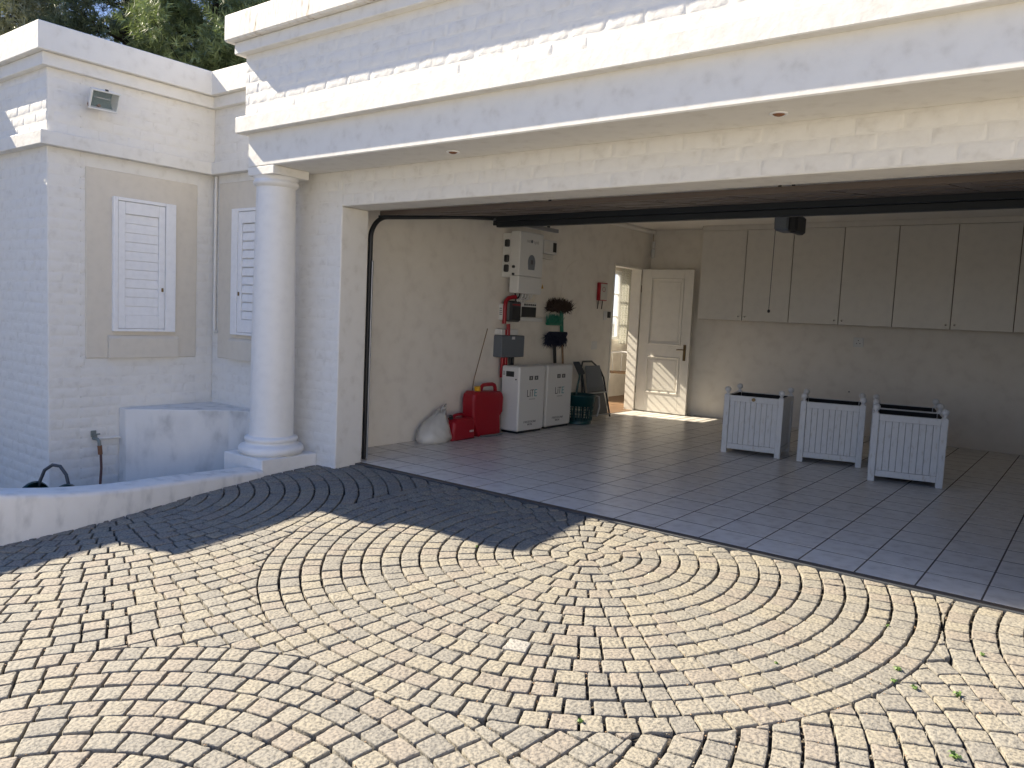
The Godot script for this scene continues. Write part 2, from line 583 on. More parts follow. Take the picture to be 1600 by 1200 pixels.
# ------------------------------------------------------------------ main
func _ready() -> void:
	rng.seed = 11
	bumpy.seed = 5
	bumpy.frequency = 0.06
	bumpy.fractal_octaves = 3
	var cam := Camera3D.new()
	cam.name = "camera"
	cam.fov = 52.256
	cam.near = 0.05
	cam.far = 900.0
	var right := Vector3(0.79364331, 0.04704009, -0.60656205)
	var up := -Vector3(0.09068093, -0.9950156, 0.04148413)
	var back := -Vector3(-0.60158728, -0.08792721, -0.79395311)
	cam.transform = Transform3D(Basis(right, up, back).orthonormalized(), Vector3(1.5922, 1.3029, 4.4734))
	add_child(cam)
	cam.current = true
	var sky := ProceduralSkyMaterial.new()
	sky.sky_top_color = lin(0.058, 0.132, 0.33)
	sky.sky_horizon_color = lin(0.62, 0.65, 0.67)
	sky.sky_curve = 0.11
	sky.ground_bottom_color = lin(0.16, 0.14, 0.11)
	sky.ground_horizon_color = lin(0.3, 0.3, 0.28)
	sky.sun_angle_max = 12.0
	var env := Environment.new()
	env.background_mode = Environment.BG_SKY
	env.sky = Sky.new()
	env.sky.sky_material = sky
	env.background_energy_multiplier = 0.85
	env.tonemap_mode = Environment.TONE_MAPPER_LINEAR
	env.tonemap_exposure = 3.0
	env.sdfgi_enabled = true
	env.ssao_enabled = true
	env.ssil_enabled = true
	var we := WorldEnvironment.new()
	we.name = "environment"
	we.environment = env
	add_child(we)
	var sun := DirectionalLight3D.new()
	sun.name = "sun"
	sun.light_energy = 1.6
	sun.light_color = Color(1.0, 0.95, 0.86)
	sun.light_angular_distance = 0.5
	sun.shadow_enabled = true
	sun.basis = Basis.looking_at(Vector3(1.2, -1.0, -0.275))
	add_child(sun)

	materials()
	make_bricks()
	build_ground()
	build_driveway()
	build_garage()
	build_wing()
	build_interior()
	build_side_room()
	build_garage_door()
	build_power_wall()
	build_floor_things()
	build_planters()
	build_outside_things()
	build_bounce_wall()
	build_trees()

func build_ground() -> void:
	var st := mb()
	quad(st, Vector3(-300, -0.62, -300), Vector3(300, -0.62, -300), Vector3(300, -0.62, 300), Vector3(-300, -0.62, 300))
	struct("ground", st, M.earth)
	st = mb()
	quad(st, Vector3(-8, -0.55, -1), Vector3(-3.6, -0.55, -1), Vector3(-3.6, -0.55, 8), Vector3(-8, -0.55, 8))
	struct("sunken_yard", st, M.yard_concrete)

func build_garage() -> void:
	var g := thing("garage_building", "white painted brick garage front with stepped cornice and one round column", "building")
	var st := mb()
	# front wall: pier, lintel and the far pier, plastered reveals
	box(st, Vector3(-4.0, -0.4, 0.0), Vector3(-3.362, 2.1, 0.282), 0.006)
	box(st, Vector3(-4.0, 2.101, 0.0), Vector3(2.25, 2.75, 0.281), 0.006)
	box(st, Vector3(1.52, -0.4, 0.0), Vector3(2.25, 2.1, 0.282), 0.006)
	var wall := put("front_wall", st, M.render_paint, g)
	brick_face(wall, Vector3(-4.0, 0, 0.282), Vector3.RIGHT, Vector3.BACK, 0.638, -0.08, 2.36, M.painted_brick)
	brick_face(wall, Vector3(-3.362, 0, 0.282), Vector3.RIGHT, Vector3.BACK, 4.88, 2.112, 2.37, M.painted_brick, [], 0.1)
	brick_face(wall, Vector3(1.52, 0, 0.282), Vector3.RIGHT, Vector3.BACK, 0.7, -0.02, 2.1, M.painted_brick)
	# overhang
	st = mb()
	box(st, Vector3(-4.0, 2.372, 0.284), Vector3(2.3, 2.76, 0.718), 0.008)
	put("frieze", st, M.render_paint, g)
	st = mb()
	box(st, Vector3(-4.085, 2.634, 0.3), Vector3(2.3, 2.758, 0.784), 0.006)
	put("string_course", st, M.render_paint, g)
	st = mb()
	box(st, Vector3(-4.02, 2.7575, 0.1), Vector3(2.3, 3.28, 0.735), 0.004)
	var par := put("parapet_wall", st, M.render_paint, g)
	brick_face(par, Vector3(-4.02, 0, 0.735), Vector3.RIGHT, Vector3.BACK, 5.9, 2.765, 3.235, M.painted_brick, [], 0.06)
	st = mb()
	box(st, Vector3(-4.083, 3.236, 0.05), Vector3(2.3, 3.325, 0.80), 0.005)
	put("bed_moulding", st, M.render_paint, g)
	st = mb()
	box(st, Vector3(-4.142, 3.3255, -6.15), Vector3(2.32, 3.528, 0.858), 0.012)
	put("cornice", st, M.cornice_paint, g)
	# side and rear walls above the ceiling
	st = mb()
	box(st, Vector3(-4.0, 2.76, -6.1), Vector3(-3.88, 3.32, 0.09), 0.004)
	put("side_parapet", st, M.render_paint, g)
	# column
	var col := Node3D.new()
	col.name = "column"
	g.add_child(col)
	st = mb()
	box(st, Vector3(-4.118, -0.5, 0.286), Vector3(-3.596, 0.075, 0.818), 0.006)
	put("plinth", st, M.column_paint, col)
	var c := Vector3(-3.852, 0, 0.552)
	st = mb()
	lathe(st, c, [[0.0, 0.07], [0.235, 0.0755], [0.252, 0.084], [0.260, 0.1], [0.262, 0.115], [0.257, 0.132], [0.245, 0.145], [0.226, 0.151], [0.213, 0.156], [0.204, 0.165], [0.2, 0.175], [0.203, 0.18], [0.21, 0.184], [0.214, 0.193], [0.214, 0.203], [0.209, 0.212], [0.199, 0.217], [0.182, 0.22], [0.176, 0.226]], 64)
	put("base_moulding", st, M.column_paint, col)
	st = mb()
	var shaft := [[0.1765, 0.226], [0.1755, 0.3]]
	for i in 9:
		var t := float(i) / 8
		shaft.append([lerpf(0.1745, 0.153, pow(t, 1.4)), lerpf(0.45, 2.225, t)])
	lathe(st, c, shaft, 64)
	put("shaft", st, M.column_paint, col)
	st = mb()
	lathe(st, c, [[0.153, 2.224], [0.158, 2.228], [0.171, 2.238], [0.178, 2.25], [0.179, 2.262], [0.174, 2.272], [0.168, 2.278], [0.17, 2.288], [0.176, 2.298], [0.178, 2.306], [0.0, 2.3065]], 64)
	put("capital", st, M.column_paint, col)
	st = mb()
	box(st, Vector3(-4.0, 2.3065, 0.376), Vector3(-3.664, 2.3715, 0.718), 0.004)
	put("abacus", st, M.render_paint, col)
	# two swivel downlights let into the soffit
	for x in [-2.013, 0.17]:
		var d := thing("soffit_downlight", "small unlit downlight let into the white soffit, nearer the column" if x < -1 else "small unlit downlight let into the white soffit above the garage opening", "downlight", Vector3(x, 2.371, 0.49), 0.0, "soffit downlights")
		st = mb()
		lathe(st, Vector3.ZERO, [[0.046, 0.0], [0.047, -0.004], [0.042, -0.007], [0.033, -0.007], [0.032, -0.001]], 28)
		put("trim_ring", st, M.shutter_white, d)
		st = mb()
		ball(st, Vector3(0, 0.0005, 0), Vector3(0.032, 0.016, 0.032))
		put("lamp_bowl", st, M.rust, d)

func build_wing() -> void:
	var w := thing("house_wing", "white painted brick house wing with flat cornice and two louvred shutters", "building")
	var xw := -5.164
	var zf := 1.733
	var zi := 0.29
	var st := mb()
	prism(st, [Vector2(-6.62, zf), Vector2(xw, zf), Vector2(xw, zf - 0.25), Vector2(-6.62, zf - 0.25)], -0.62, 3.06, 0.006)
	var front := put("front_wall", st, M.render_paint, w)
	brick_face(front, Vector3(-6.3, 0, zf), Vector3.RIGHT, Vector3.BACK, 1.136, -0.4, 2.45, M.painted_brick, [], 0.03)
	brick_face(front, Vector3(-6.3, 0, zf), Vector3.RIGHT, Vector3.BACK, 1.136, 2.566, 3.05, M.painted_brick, [], 0.1)
	st = mb()
	box(st, Vector3(xw - 0.25, -0.62, zi - 0.2), Vector3(xw - 0.0005, 3.06, zf - 0.2505), 0.004)
	var side := put("side_wall", st, M.render_paint, w)
	var gap := Rect2(0.29, 0.775, 0.985, 1.572)
	brick_face(side, Vector3(xw, 0, zf), Vector3.FORWARD, Vector3.RIGHT, zf - zi, -0.4, 2.45, M.painted_brick, [gap, Rect2(0.56, -0.6, 2.0, 0.95)])
	brick_face(side, Vector3(xw, 0, zf), Vector3.FORWARD, Vector3.RIGHT, zf - zi, 2.566, 3.05, M.painted_brick, [], 0.07)
	st = mb()
	box(st, Vector3(xw, -0.62, zi - 0.2), Vector3(-4.001, 3.06, zi), 0.004)
	var link := put("link_wall", st, M.render_paint, w)
	brick_face(link, Vector3(xw, 0, zi), Vector3.RIGHT, Vector3.BACK, 1.16, 0.3, 2.45, M.painted_brick, [Rect2(0.1, 0.77, 1.2, 1.62)])
	brick_face(link, Vector3(xw, 0, zi), Vector3.RIGHT, Vector3.BACK, 1.16, 2.566, 3.05, M.painted_brick)
	# rear and far walls of the wing
	st = mb()
	box(st, Vector3(-6.62, -0.62, -2.6), Vector3(-4.001, 3.06, -2.4), 0.004)
	box(st, Vector3(-6.62, -0.62, -2.399), Vector3(-6.42, 3.06, zf - 0.2505), 0.004)
	put("rear_wall", st, M.render_paint, w)
	for part in [["string_course", 2.452, 2.56, 0.074], ["bed_moulding", 3.053, 3.153, 0.05], ["cornice", 3.1535, 3.363, 0.098]]:
		var p: float = part[3]
		st = mb()
		var back_z := -2.6 if part[0] == "cornice" else 0.1
		prism(st, [Vector2(-6.62, zf + p), Vector2(xw + p, zf + p), Vector2(xw + p, zi + p), Vector2(-4.022 if part[1] > 3 else -4.001, zi + p), Vector2(-4.022 if part[1] > 3 else -4.001, back_z), Vector2(-6.62, back_z)], part[1], part[2], 0.005)
		put(part[0], st, M.render_paint, w)
	# the house steps forward again beyond the wing
	st = mb()
	prism(st, [Vector2(-9.5, 0.2), Vector2(-6.63, 0.2), Vector2(-6.63, 3.13), Vector2(-7.1, 3.13), Vector2(-7.1, 6.5), Vector2(-9.5, 6.5)], -0.62, 3.365, 0.006)
	put("outer_wall", st, M.render_paint, w)
	# shutters
	shutter(w, Transform3D(Basis(Vector3.FORWARD, Vector3.UP, Vector3.RIGHT), Vector3(xw, 0, 0.9615)), -0.485, 0.4995, 0.775, 2.346, false)
	shutter(w, Transform3D(Basis.IDENTITY, Vector3(-4.525, 0, zi)), -0.535, 0.51, 0.773, 2.38, true)
	# downpipe in the inner corner
	st = mb()
	tube(st, [Vector3(-5.095, 2.44, zi + 0.022), Vector3(-5.095, 1.04, zi + 0.022), Vector3(-5.09, 1.02, zi + 0.026), Vector3(-5.05, 1.015, zi + 0.03)], 0.014, 10)
	put("cable_pipe", st, M.render_paint, w)

func shutter(w: Node3D, at: Transform3D, u0: float, u1: float, y0: float, y1: float, mirrored: bool) -> void:
	var s := Node3D.new()
	s.name = "shutter"
	w.add_child(s, true)
	s.transform = at
	var k := -1.0 if mirrored else 1.0
	var st := mb()
	box(st, Vector3(u0, y0, -0.02), Vector3(u1, y1, 0.012), 0.006)
	put("plaster_surround", st, M.cream_plaster, s)
	st = mb()
	# sloping sill
	prism_profile(st, [Vector2(0.011, y0 + 0.004), Vector2(0.045, y0 + 0.004), Vector2(0.045, 0.945), Vector2(0.03, 0.966), Vector2(0.011, 0.972)], -0.31, 0.31)
	put("sill", st, M.cream_plaster, s)
	st = mb()
	var o := 0.2755
	# frame of four bars, wider on the closing side
	box(st, Vector3(-o, 1.005, 0.0122), Vector3(-o + 0.036, 2.134, 0.05), 0.003)
	box(st, Vector3(o - 0.094, 1.005, 0.0122), Vector3(o, 2.134, 0.05), 0.003)
	box(st, Vector3(-o + 0.0365, 2.106, 0.0122), Vector3(o - 0.0945, 2.134, 0.05), 0.003)
	box(st, Vector3(-o + 0.0365, 1.005, 0.0122), Vector3(o - 0.0945, 1.028, 0.05), 0.003)
	var fm := put("frame", st, M.shutter_white, s)
	if mirrored:
		fm.scale.x = -1.0
	st = mb()
	var a := -o + 0.04
	var b := o - 0.098
	box(st, Vector3(a, 1.031, 0.0125), Vector3(-0.176, 2.103, 0.044), 0.003)
	box(st, Vector3(0.121, 1.031, 0.0125), Vector3(b, 2.103, 0.044), 0.003)
	box(st, Vector3(-0.1755, 2.002, 0.0125), Vector3(0.1205, 2.103, 0.044), 0.003)
	box(st, Vector3(-0.1755, 1.031, 0.0125), Vector3(0.1205, 1.144, 0.044), 0.003)
	var lf := put("leaf", st, M.shutter_white, s)
	if mirrored:
		lf.scale.x = -1.0
	var n := 11
	var flat := 0.0 if mirrored else 1.0
	var step := (2.001 - 1.145) / n
	st = mb()
	prism_profile(st, [Vector2(0.018, 0.0), Vector2(0.031, 0.002 - 0.002 * flat), Vector2(0.0365 - 0.003 * flat, 0.009 - 0.005 * flat), Vector2(0.034 - 0.001 * flat, step * 0.5), Vector2(0.028 + 0.001 * flat, step - 0.007 + 0.004 * flat), Vector2(0.021 + 0.004 * flat, step - 0.002 + 0.002 * flat), Vector2(0.0165, step - 0.005 + 0.004 * flat)], -0.174, 0.119)
	var slat := mesh_of(st)
	for i in n:
		var t := Transform3D(Basis.from_scale(Vector3(k, 1, 1)), Vector3(0, 1.145 + step * i, 0))
		put_mesh("louvre", slat, M.shutter_white, s, t)
	st = mb()
	box(st, Vector3(-0.009, -0.017, 0.0), Vector3(0.009, 0.017, 0.008), 0.002)
	put("lock", st, M.brass, s, Transform3D(Basis.IDENTITY, Vector3(k * 0.1525, 1.375, 0.0442)))

# outline in (out, up) swept along local x
func prism_profile(st: SurfaceTool, prof: Array, x0: float, x1: float) -> void:
	var n := prof.size()
	for i in n:
		var p: Vector2 = prof[i]
		var q: Vector2 = prof[(i + 1) % n]
		quad(st, Vector3(x0, p.y, p.x), Vector3(x1, p.y, p.x), Vector3(x1, q.y, q.x), Vector3(x0, q.y, q.x))
	var t := Geometry2D.triangulate_polygon(PackedVector2Array(prof))
	for i in range(0, t.size(), 3):
		for x in [x0, x1]:
			tri(st, Vector3(x, prof[t[i]].y, prof[t[i]].x), Vector3(x, prof[t[i + 1]].y, prof[t[i + 1]].x), Vector3(x, prof[t[i + 2]].y, prof[t[i + 2]].x))

const XL := -3.85
const ZB := -5.94

func build_interior() -> void:
	# floor of 300 mm tiles in dark grout
	var floor_node := Node3D.new()
	floor_node.name = "garage_floor"
	floor_node.set_meta("kind", "structure")
	add_child(floor_node)
	var st := mb()
	box(st, Vector3(-3.85, -0.25, -5.94), Vector3(2.1, -0.001, 0.05), 0.0)
	put("screed", st, M.grout, floor_node)
	st = mb()
	box(st, Vector3(-0.147, -0.006, -0.147), Vector3(0.147, 0.0, 0.147), 0.0)
	var tile := mesh_of(st)
	var spots := []
	for i in range(-13, 7):
		for j in 20:
			var x0 := maxf(0.3 * i, -3.845)
			var x1 := minf(0.3 * i + 0.3, 2.095)
			var z0 := maxf(0.01 - 0.3 * (j + 1), -5.935)
			var z1 := 0.01 - 0.3 * j
			if x1 - x0 > 0.03 and z1 - z0 > 0.03:
				spots.append([Vector3((x0 + x1) / 2, 0, (z0 + z1) / 2), Vector2(x1 - x0, z1 - z0)])
	spots.sort_custom(func(a, b) -> bool: return a[0].distance_to(Vector3(0.6, 0, 3.4)) < b[0].distance_to(Vector3(0.6, 0, 3.4)))
	var rest := []
	for i in 3:
		rest.append(mb())
	for i in spots.size():
		var s: Array = spots[i]
		var t := Transform3D(Basis.from_scale(Vector3((s[1].x - 0.0095) / 0.294, 1, (s[1].y - 0.014) / 0.294)), s[0] + Vector3(0, rng.randf_range(-0.0005, 0.0005), 0))
		var tone := rng.randi() % 3
		if i < 300:
			put_mesh("floor_tile", tile, M["tile_%d" % tone], floor_node, t)
		else:
			rest[tone].append_from(tile, 0, t)
	var me: ArrayMesh
	for i in 3:
		me = rest[i].commit(me)
		me.surface_set_material(i, M["tile_%d" % i])
	put_mesh("floor_tiles", me, null, floor_node).set_meta("kind", "stuff")
	st = mb()
	box(st, Vector3(-3.36, -0.1, 0.0505), Vector3(1.52, -0.001, 0.072), 0.002)
	put("threshold_strip", st, M.charcoal, floor_node)

	# walls and ceiling
	st = mb()
	box(st, Vector3(XL - 0.14, -0.2, -4.88), Vector3(XL, 2.62, -0.001), 0.0)
	box(st, Vector3(XL - 0.14, 2.07, -5.669), Vector3(XL, 2.62, -4.8805), 0.0)
	box(st, Vector3(XL - 0.14, -0.2, -6.08), Vector3(XL, 2.62, -5.6695), 0.0)
	var wl := struct("wall_left", st, M.inside_wall)
	st = mb()
	# trace of a walled-up arch, a few millimetres proud
	var outline := [Vector2(-3.62, 0.05)]
	for p in arc(Vector3(-4.02, 1.62, 0), Vector3(0.4, 0, 0), Vector3(0, 0.42, 0), 0.0, PI, 16):
		outline.append(Vector2(p.x, p.y))
	outline.append(Vector2(-4.42, 0.05))
	var tr := Geometry2D.triangulate_polygon(PackedVector2Array(outline))
	for i in range(0, tr.size(), 3):
		tri(st, Vector3(XL + 0.005, outline[tr[i]].y, outline[tr[i]].x), Vector3(XL + 0.005, outline[tr[i + 1]].y, outline[tr[i + 1]].x), Vector3(XL + 0.005, outline[tr[i + 2]].y, outline[tr[i + 2]].x))
	for i in outline.size():
		var p: Vector2 = outline[i]
		var q: Vector2 = outline[(i + 1) % outline.size()]
		quad(st, Vector3(XL, p.y, p.x), Vector3(XL + 0.005, p.y, p.x), Vector3(XL + 0.005, q.y, q.x), Vector3(XL, q.y, q.x))
	put("plastered_arch", st, M.inside_wall, wl)
	st = mb()
	box(st, Vector3(XL - 0.14, -0.2, ZB - 0.14), Vector3(2.25, 2.62, ZB), 0.0)
	struct("wall_back", st, M.inside_wall)
	st = mb()
	box(st, Vector3(2.1, -0.2, ZB), Vector3(2.25, 2.62, -0.001), 0.0)
	struct("wall_right", st, M.inside_wall)
	st = mb()
	box(st, Vector3(-3.99, 2.6205, -6.08), Vector3(2.25, 2.74, -0.001), 0.0)
	var ce := struct("ceiling", st, M.ceiling_white)
	st = mb()
	box(st, Vector3(XL, 2.565, -5.939), Vector3(XL + 0.06, 2.6202, -0.01), 0.012)
	put("ceiling_moulding", st, M.ceiling_white, ce)

	# doorway frame and open door leaf
	var d := thing("panelled_door", "cream two-panel door standing open beside the sunlit doorway", "door", Vector3(XL, 0, -5.669))
	st = mb()
	# lining
	box(st, Vector3(-0.145, 0.0, 0.0), Vector3(0.012, 2.035, 0.03), 0.003)
	box(st, Vector3(-0.145, 0.0, 0.759), Vector3(0.012, 2.035, 0.789), 0.003)
	box(st, Vector3(-0.145, 2.0355, 0.0), Vector3(0.012, 2.07, 0.789), 0.003)
	put("door_frame", st, M.door_paint, d)
	var lf := Node3D.new()
	lf.name = "door_leaf"
	d.add_child(lf)
	lf.position = Vector3(0.016, 0.012, -0.005)
	lf.rotation.y = 0.06
	var wd := 0.775
	var ht := 2.03
	st = mb()
	# stiles, rails and sunk panels with a bead
	box(st, Vector3(0.0, 0, -0.042), Vector3(0.135, ht, 0.0), 0.002)
	box(st, Vector3(wd - 0.135, 0, -0.042), Vector3(wd, ht, 0.0), 0.002)
	for r in [[0.0, 0.27], [0.80, 0.965], [1.905, ht]]:
		box(st, Vector3(0.1355, r[0], -0.042), Vector3(wd - 0.1355, r[1], 0.0), 0.002)
	put("stiles_and_rails", st, M.door_paint, lf)
	for r in [[0.27, 0.80], [0.965, 1.905]]:
		st = mb()
		box(st, Vector3(0.13, r[0] - 0.005, -0.034), Vector3(wd - 0.13, r[1] + 0.005, -0.016), 0.001)
		box(st, Vector3(0.185, r[0] + 0.05, -0.0155), Vector3(wd - 0.185, r[1] - 0.05, -0.008), 0.006)
		put("panel", st, M.door_paint, lf)
		st = mb()
		for e in [[0.136, r[0] + 0.0005, 0.158, r[1] - 0.0005], [wd - 0.158, r[0] + 0.0005, wd - 0.136, r[1] - 0.0005]]:
			box(st, Vector3(e[0], e[1], -0.0155), Vector3(e[2], e[3], 0.007), 0.005)
		for e in [[r[0] + 0.0005, r[0] + 0.022], [r[1] - 0.022, r[1] - 0.0005]]:
			box(st, Vector3(0.1585, e[0], -0.0155), Vector3(wd - 0.1585, e[1], 0.007), 0.005)
		put("bead", st, M.door_paint, lf)
	st = mb()
	box(st, Vector3(wd - 0.088, 0.76, 0.0005), Vector3(wd - 0.048, 0.985, 0.007), 0.003)
	tube(st, [Vector3(wd - 0.068, 0.915, 0.006), Vector3(wd - 0.068, 0.915, 0.05), Vector3(wd - 0.085, 0.916, 0.056), Vector3(wd - 0.17, 0.91, 0.052)], 0.008, 8)
	put("handle", st, M.brass, lf)
	for y in [0.3, 1.75]:
		st = mb()
		tube(st, [Vector3(-0.006, y - 0.05, 0.004), Vector3(-0.006, y + 0.05, 0.004)], 0.008, 8)
		put("hinge", st, M.brass, lf)

	# row of wall cupboards, one thing screwed together
	var cab := thing("wall_cupboards", "long row of pale grey wall cupboards with round knobs on back wall", "cupboard", Vector3(-2.90, 1.37, ZB))
	st = mb()
	box(st, Vector3(0.0, 0.0, 0.0), Vector3(4.99, 1.18, 0.328), 0.0)
	put("carcass", st, M.cabinet_edge, cab)
	st = mb()
	box(st, Vector3(-0.02, 1.184, 0.0), Vector3(4.999, 1.249, 0.352), 0.002)
	put("fascia", st, M.cabinet, cab)
	st = mb()
	box(st, Vector3(-0.02, -0.002, 0.0), Vector3(-0.0005, 1.182, 0.33), 0.001)
	put("end_panel", st, M.cabinet, cab)
	st = mb()
	box(st, Vector3(0.004, 0.0, 0.3295), Vector3(0.603, 1.18, 0.348), 0.002)
	var leaf := mesh_of(st)
	st = mb()
	tube(st, [Vector3.ZERO, Vector3(0, 0, 0.014)], 0.005, 8)
	ball(st, Vector3(0, 0, 0.019), Vector3(0.013, 0.013, 0.009), 12)
	var knob := mesh_of(st)
	for i in 8:
		var dr := put_mesh("cupboard_door", leaf, M.cabinet, cab, Transform3D(Basis.IDENTITY, Vector3(0.608 * i - 0.002, 0, 0)))
		put_mesh("knob", knob, M.chrome, dr, Transform3D(Basis.IDENTITY, Vector3(0.565 if i % 2 == 0 else 0.045, 0.05, 0.348)))

	# small things on the back wall
	var so := thing("wall_socket", "white three-pin wall socket on the wall under the cupboards", "socket", Vector3(-0.903, 1.164, ZB))
	st = mb()
	box(st, Vector3(-0.06, -0.06, 0.0), Vector3(0.06, 0.06, 0.009), 0.003)
	put("plate", st, M.appliance_white, so)
	for p in [Vector2(0, 0.022), Vector2(-0.02, -0.014), Vector2(0.02, -0.014)]:
		st = mb()
		tube(st, [Vector3(p.x, p.y, 0.0085), Vector3(p.x, p.y, 0.0098)], 0.006, 10)
		put("pin_hole", st, M.charcoal, so)
	st = mb()
	box(st, Vector3(0.036, 0.02, 0.0085), Vector3(0.05, 0.045, 0.014), 0.002)
	put("rocker", st, M.appliance_white, so)
	var pl := thing("wall_plug", "tiny dark plug hole low on the back wall behind the planters", "wall plug", Vector3(-0.965, 0.537, ZB))
	st = mb()
	tube(st, [Vector3(0, 0, -0.002), Vector3(0, 0, 0.006)], 0.009, 8)
	put("plug", st, M.charcoal, pl)
	var se := thing("alarm_sensor", "small white alarm sensor in the corner above the door", "sensor", Vector3(-3.805, 2.22, ZB + 0.045), 0.78)
	st = mb()
	box(st, Vector3(-0.026, 0.0, -0.03), Vector3(0.026, 0.13, 0.02), 0.01)
	put("housing", st, M.appliance_white, se)
	st = mb()
	box(st, Vector3(-0.022, 0.138, -0.03), Vector3(0.022, 0.24, 0.012), 0.008)
	put("bracket", st, M.appliance_white, se)
	st = mb()
	tube(st, [Vector3(0, 0.235, -0.02), Vector3(-0.004, 0.37, -0.03)], 0.004, 6)
	put("cable", st, M.stick_wood, se)

func build_side_room() -> void:
	# lobby beyond the doorway: floor, walls with two windows, ceiling
	var xo := -5.06
	var st := mb()
	box(st, Vector3(xo - 0.2, -0.2, -8.7), Vector3(XL - 0.141, 0.003, -4.3), 0.0)
	box(st, Vector3(XL - 0.14, -0.19, -5.64), Vector3(XL - 0.002, 0.004, -4.91), 0.0)
	struct("lobby_floor", st, M.wood_floor)
	st = mb()
	box(st, Vector3(xo - 0.2, 2.45, -8.7), Vector3(XL - 0.141, 2.6, -4.3), 0.0)
	struct("lobby_ceiling", st, M.ceiling_white)
	st = mb()
	# outer wall with a tall window by the door and one further on
	box(st, Vector3(xo - 0.15, 0.0035, -4.65), Vector3(xo, 2.4495, -4.301), 0.0)
	box(st, Vector3(xo - 0.15, 2.2, -6.25), Vector3(xo, 2.4495, -4.6505), 0.0)
	box(st, Vector3(xo - 0.15, 0.0035, -6.25), Vector3(xo, 0.35, -4.6505), 0.0)
	box(st, Vector3(xo - 0.15, 0.0035, -6.65), Vector3(xo, 2.4495, -6.2505), 0.0)
	box(st, Vector3(xo - 0.15, 2.12, -7.38), Vector3(xo, 2.4495, -6.6505), 0.0)
	box(st, Vector3(xo - 0.15, 0.0035, -7.38), Vector3(xo, 0.97, -6.6505), 0.0)
	box(st, Vector3(xo - 0.15, 0.0035, -8.699), Vector3(xo, 2.4495, -7.3805), 0.0)
	struct("lobby_wall_outer", st, M.inside_wall)
	st = mb()
	box(st, Vector3(xo, 0.0035, -4.45), Vector3(XL - 0.141, 2.4495, -4.3005), 0.0)
	struct("lobby_wall_front", st, M.inside_wall)
	st = mb()
	box(st, Vector3(xo, 0.0035, -8.698), Vector3(XL - 0.141, 2.4495, -8.55), 0.0)
	struct("lobby_wall_rear", st, M.inside_wall)
	st = mb()
	box(st, Vector3(-4.14, 0.0035, -8.549), Vector3(XL - 0.1415, 2.4495, -6.081), 0.0)
	struct("lobby_wall_inner", st, M.inside_wall)
	var spec := [[-4.6505, -6.25, 0.35, 2.2, "barred lobby window letting sun onto the open door", 2, 1], [-6.6505, -7.38, 0.97, 2.12, "bright lobby window with curtain seen through the doorway", 2, 3]]
	for w in spec:
		var win := thing("lobby_window", w[4], "window", Vector3(xo - 0.11, w[2], w[0]))
		var width: float = w[0] - w[1]
		var height: float = w[3] - w[2]
		st = mb()
		box(st, Vector3(-0.03, 0, -0.05), Vector3(0.03, height, 0.0), 0.003)
		box(st, Vector3(-0.03, 0, -width), Vector3(0.03, height, -width + 0.05), 0.003)
		box(st, Vector3(-0.03, 0, -width + 0.0505), Vector3(0.03, 0.05, -0.0505), 0.003)
		box(st, Vector3(-0.03, height - 0.05, -width + 0.0505), Vector3(0.03, height, -0.0505), 0.003)
		put("window_frame", st, M.shutter_white, win)
		for i in range(1, w[5]):
			st = mb()
			var z: float = -width * i / w[5]
			box(st, Vector3(-0.02, 0.0505, z - 0.014), Vector3(0.02, height - 0.0505, z + 0.014), 0.002)
			put("glazing_bar", st, M.shutter_white, win)
		for i in range(1, w[6]):
			st = mb()
			var y: float = height * i / w[6]
			box(st, Vector3(-0.014, y - 0.012, -width + 0.0505), Vector3(0.014, y + 0.012, -0.0505), 0.002)
			put("glazing_bar", st, M.shutter_white, win)
		if w[6] == 1:
			for i in 14:
				st = mb()
				var yb := 0.15 + 0.118 * i
				tube(st, [Vector3(0.045, yb, -0.0005), Vector3(0.045, yb, -width + 0.0005)], 0.008, 8)
				put("burglar_bar", st, M.shutter_white, win)
		st = mb()
		quad(st, Vector3(-0.002, 0.05, -0.05), Vector3(-0.002, 0.05, -width + 0.05), Vector3(-0.002, height - 0.05, -width + 0.05), Vector3(-0.002, height - 0.05, -0.05))
		put("pane", st, M.glass, win)
	var cu := thing("lobby_curtain", "thin pale patterned curtain hanging beside the lobby window", "curtain", Vector3(xo + 0.06, 0.9, -7.14))
	st = mb()
	st.set_smooth_group(1)
	for i in 20:
		var z0 := -0.02 * i
		var z1 := -0.02 * (i + 1)
		quad(st, Vector3(0.025 * sin(i * 1.3), 0, z0), Vector3(0.025 * sin((i + 1) * 1.3), 0, z1), Vector3(0.025 * sin((i + 1) * 1.3), 1.28, z1), Vector3(0.025 * sin(i * 1.3), 1.28, z0))
	put("cloth", st, M.curtain, cu)
	var rod := mb()
	tube(rod, [Vector3(0, 1.285, 0.55), Vector3(0, 1.285, -0.45)], 0.01, 8)
	put("curtain_rod", rod, M.brass, cu)
	var ch := thing("white_chair", "white chair with curved top rail standing in the lobby", "chair", Vector3(-4.72, 0.003, -6.78), 0.5)
	for p in [Vector2(-0.19, -0.19), Vector2(0.19, -0.19), Vector2(-0.19, 0.19), Vector2(0.19, 0.19)]:
		st = mb()
		tube(st, [Vector3(p.x * 1.15, 0, p.y * 1.15), Vector3(p.x * 0.9, 0.44, p.y * 0.9)], 0.014, 8, 0.018)
		put("leg", st, M.shutter_white, ch)
	st = mb()
	lathe(st, Vector3.ZERO, [[0.0, 0.435], [0.21, 0.437], [0.22, 0.447], [0.215, 0.46], [0.0, 0.455]], 24)
	put("seat", st, M.stick_wood, ch)
	st = mb()
	tube(st, arc(Vector3(0, 0.72, 0), Vector3(0.23, 0, 0), Vector3(0, 0.05, -0.21), -0.25, PI + 0.25, 16), 0.018, 8)
	put("top_rail", st, M.shutter_white, ch)
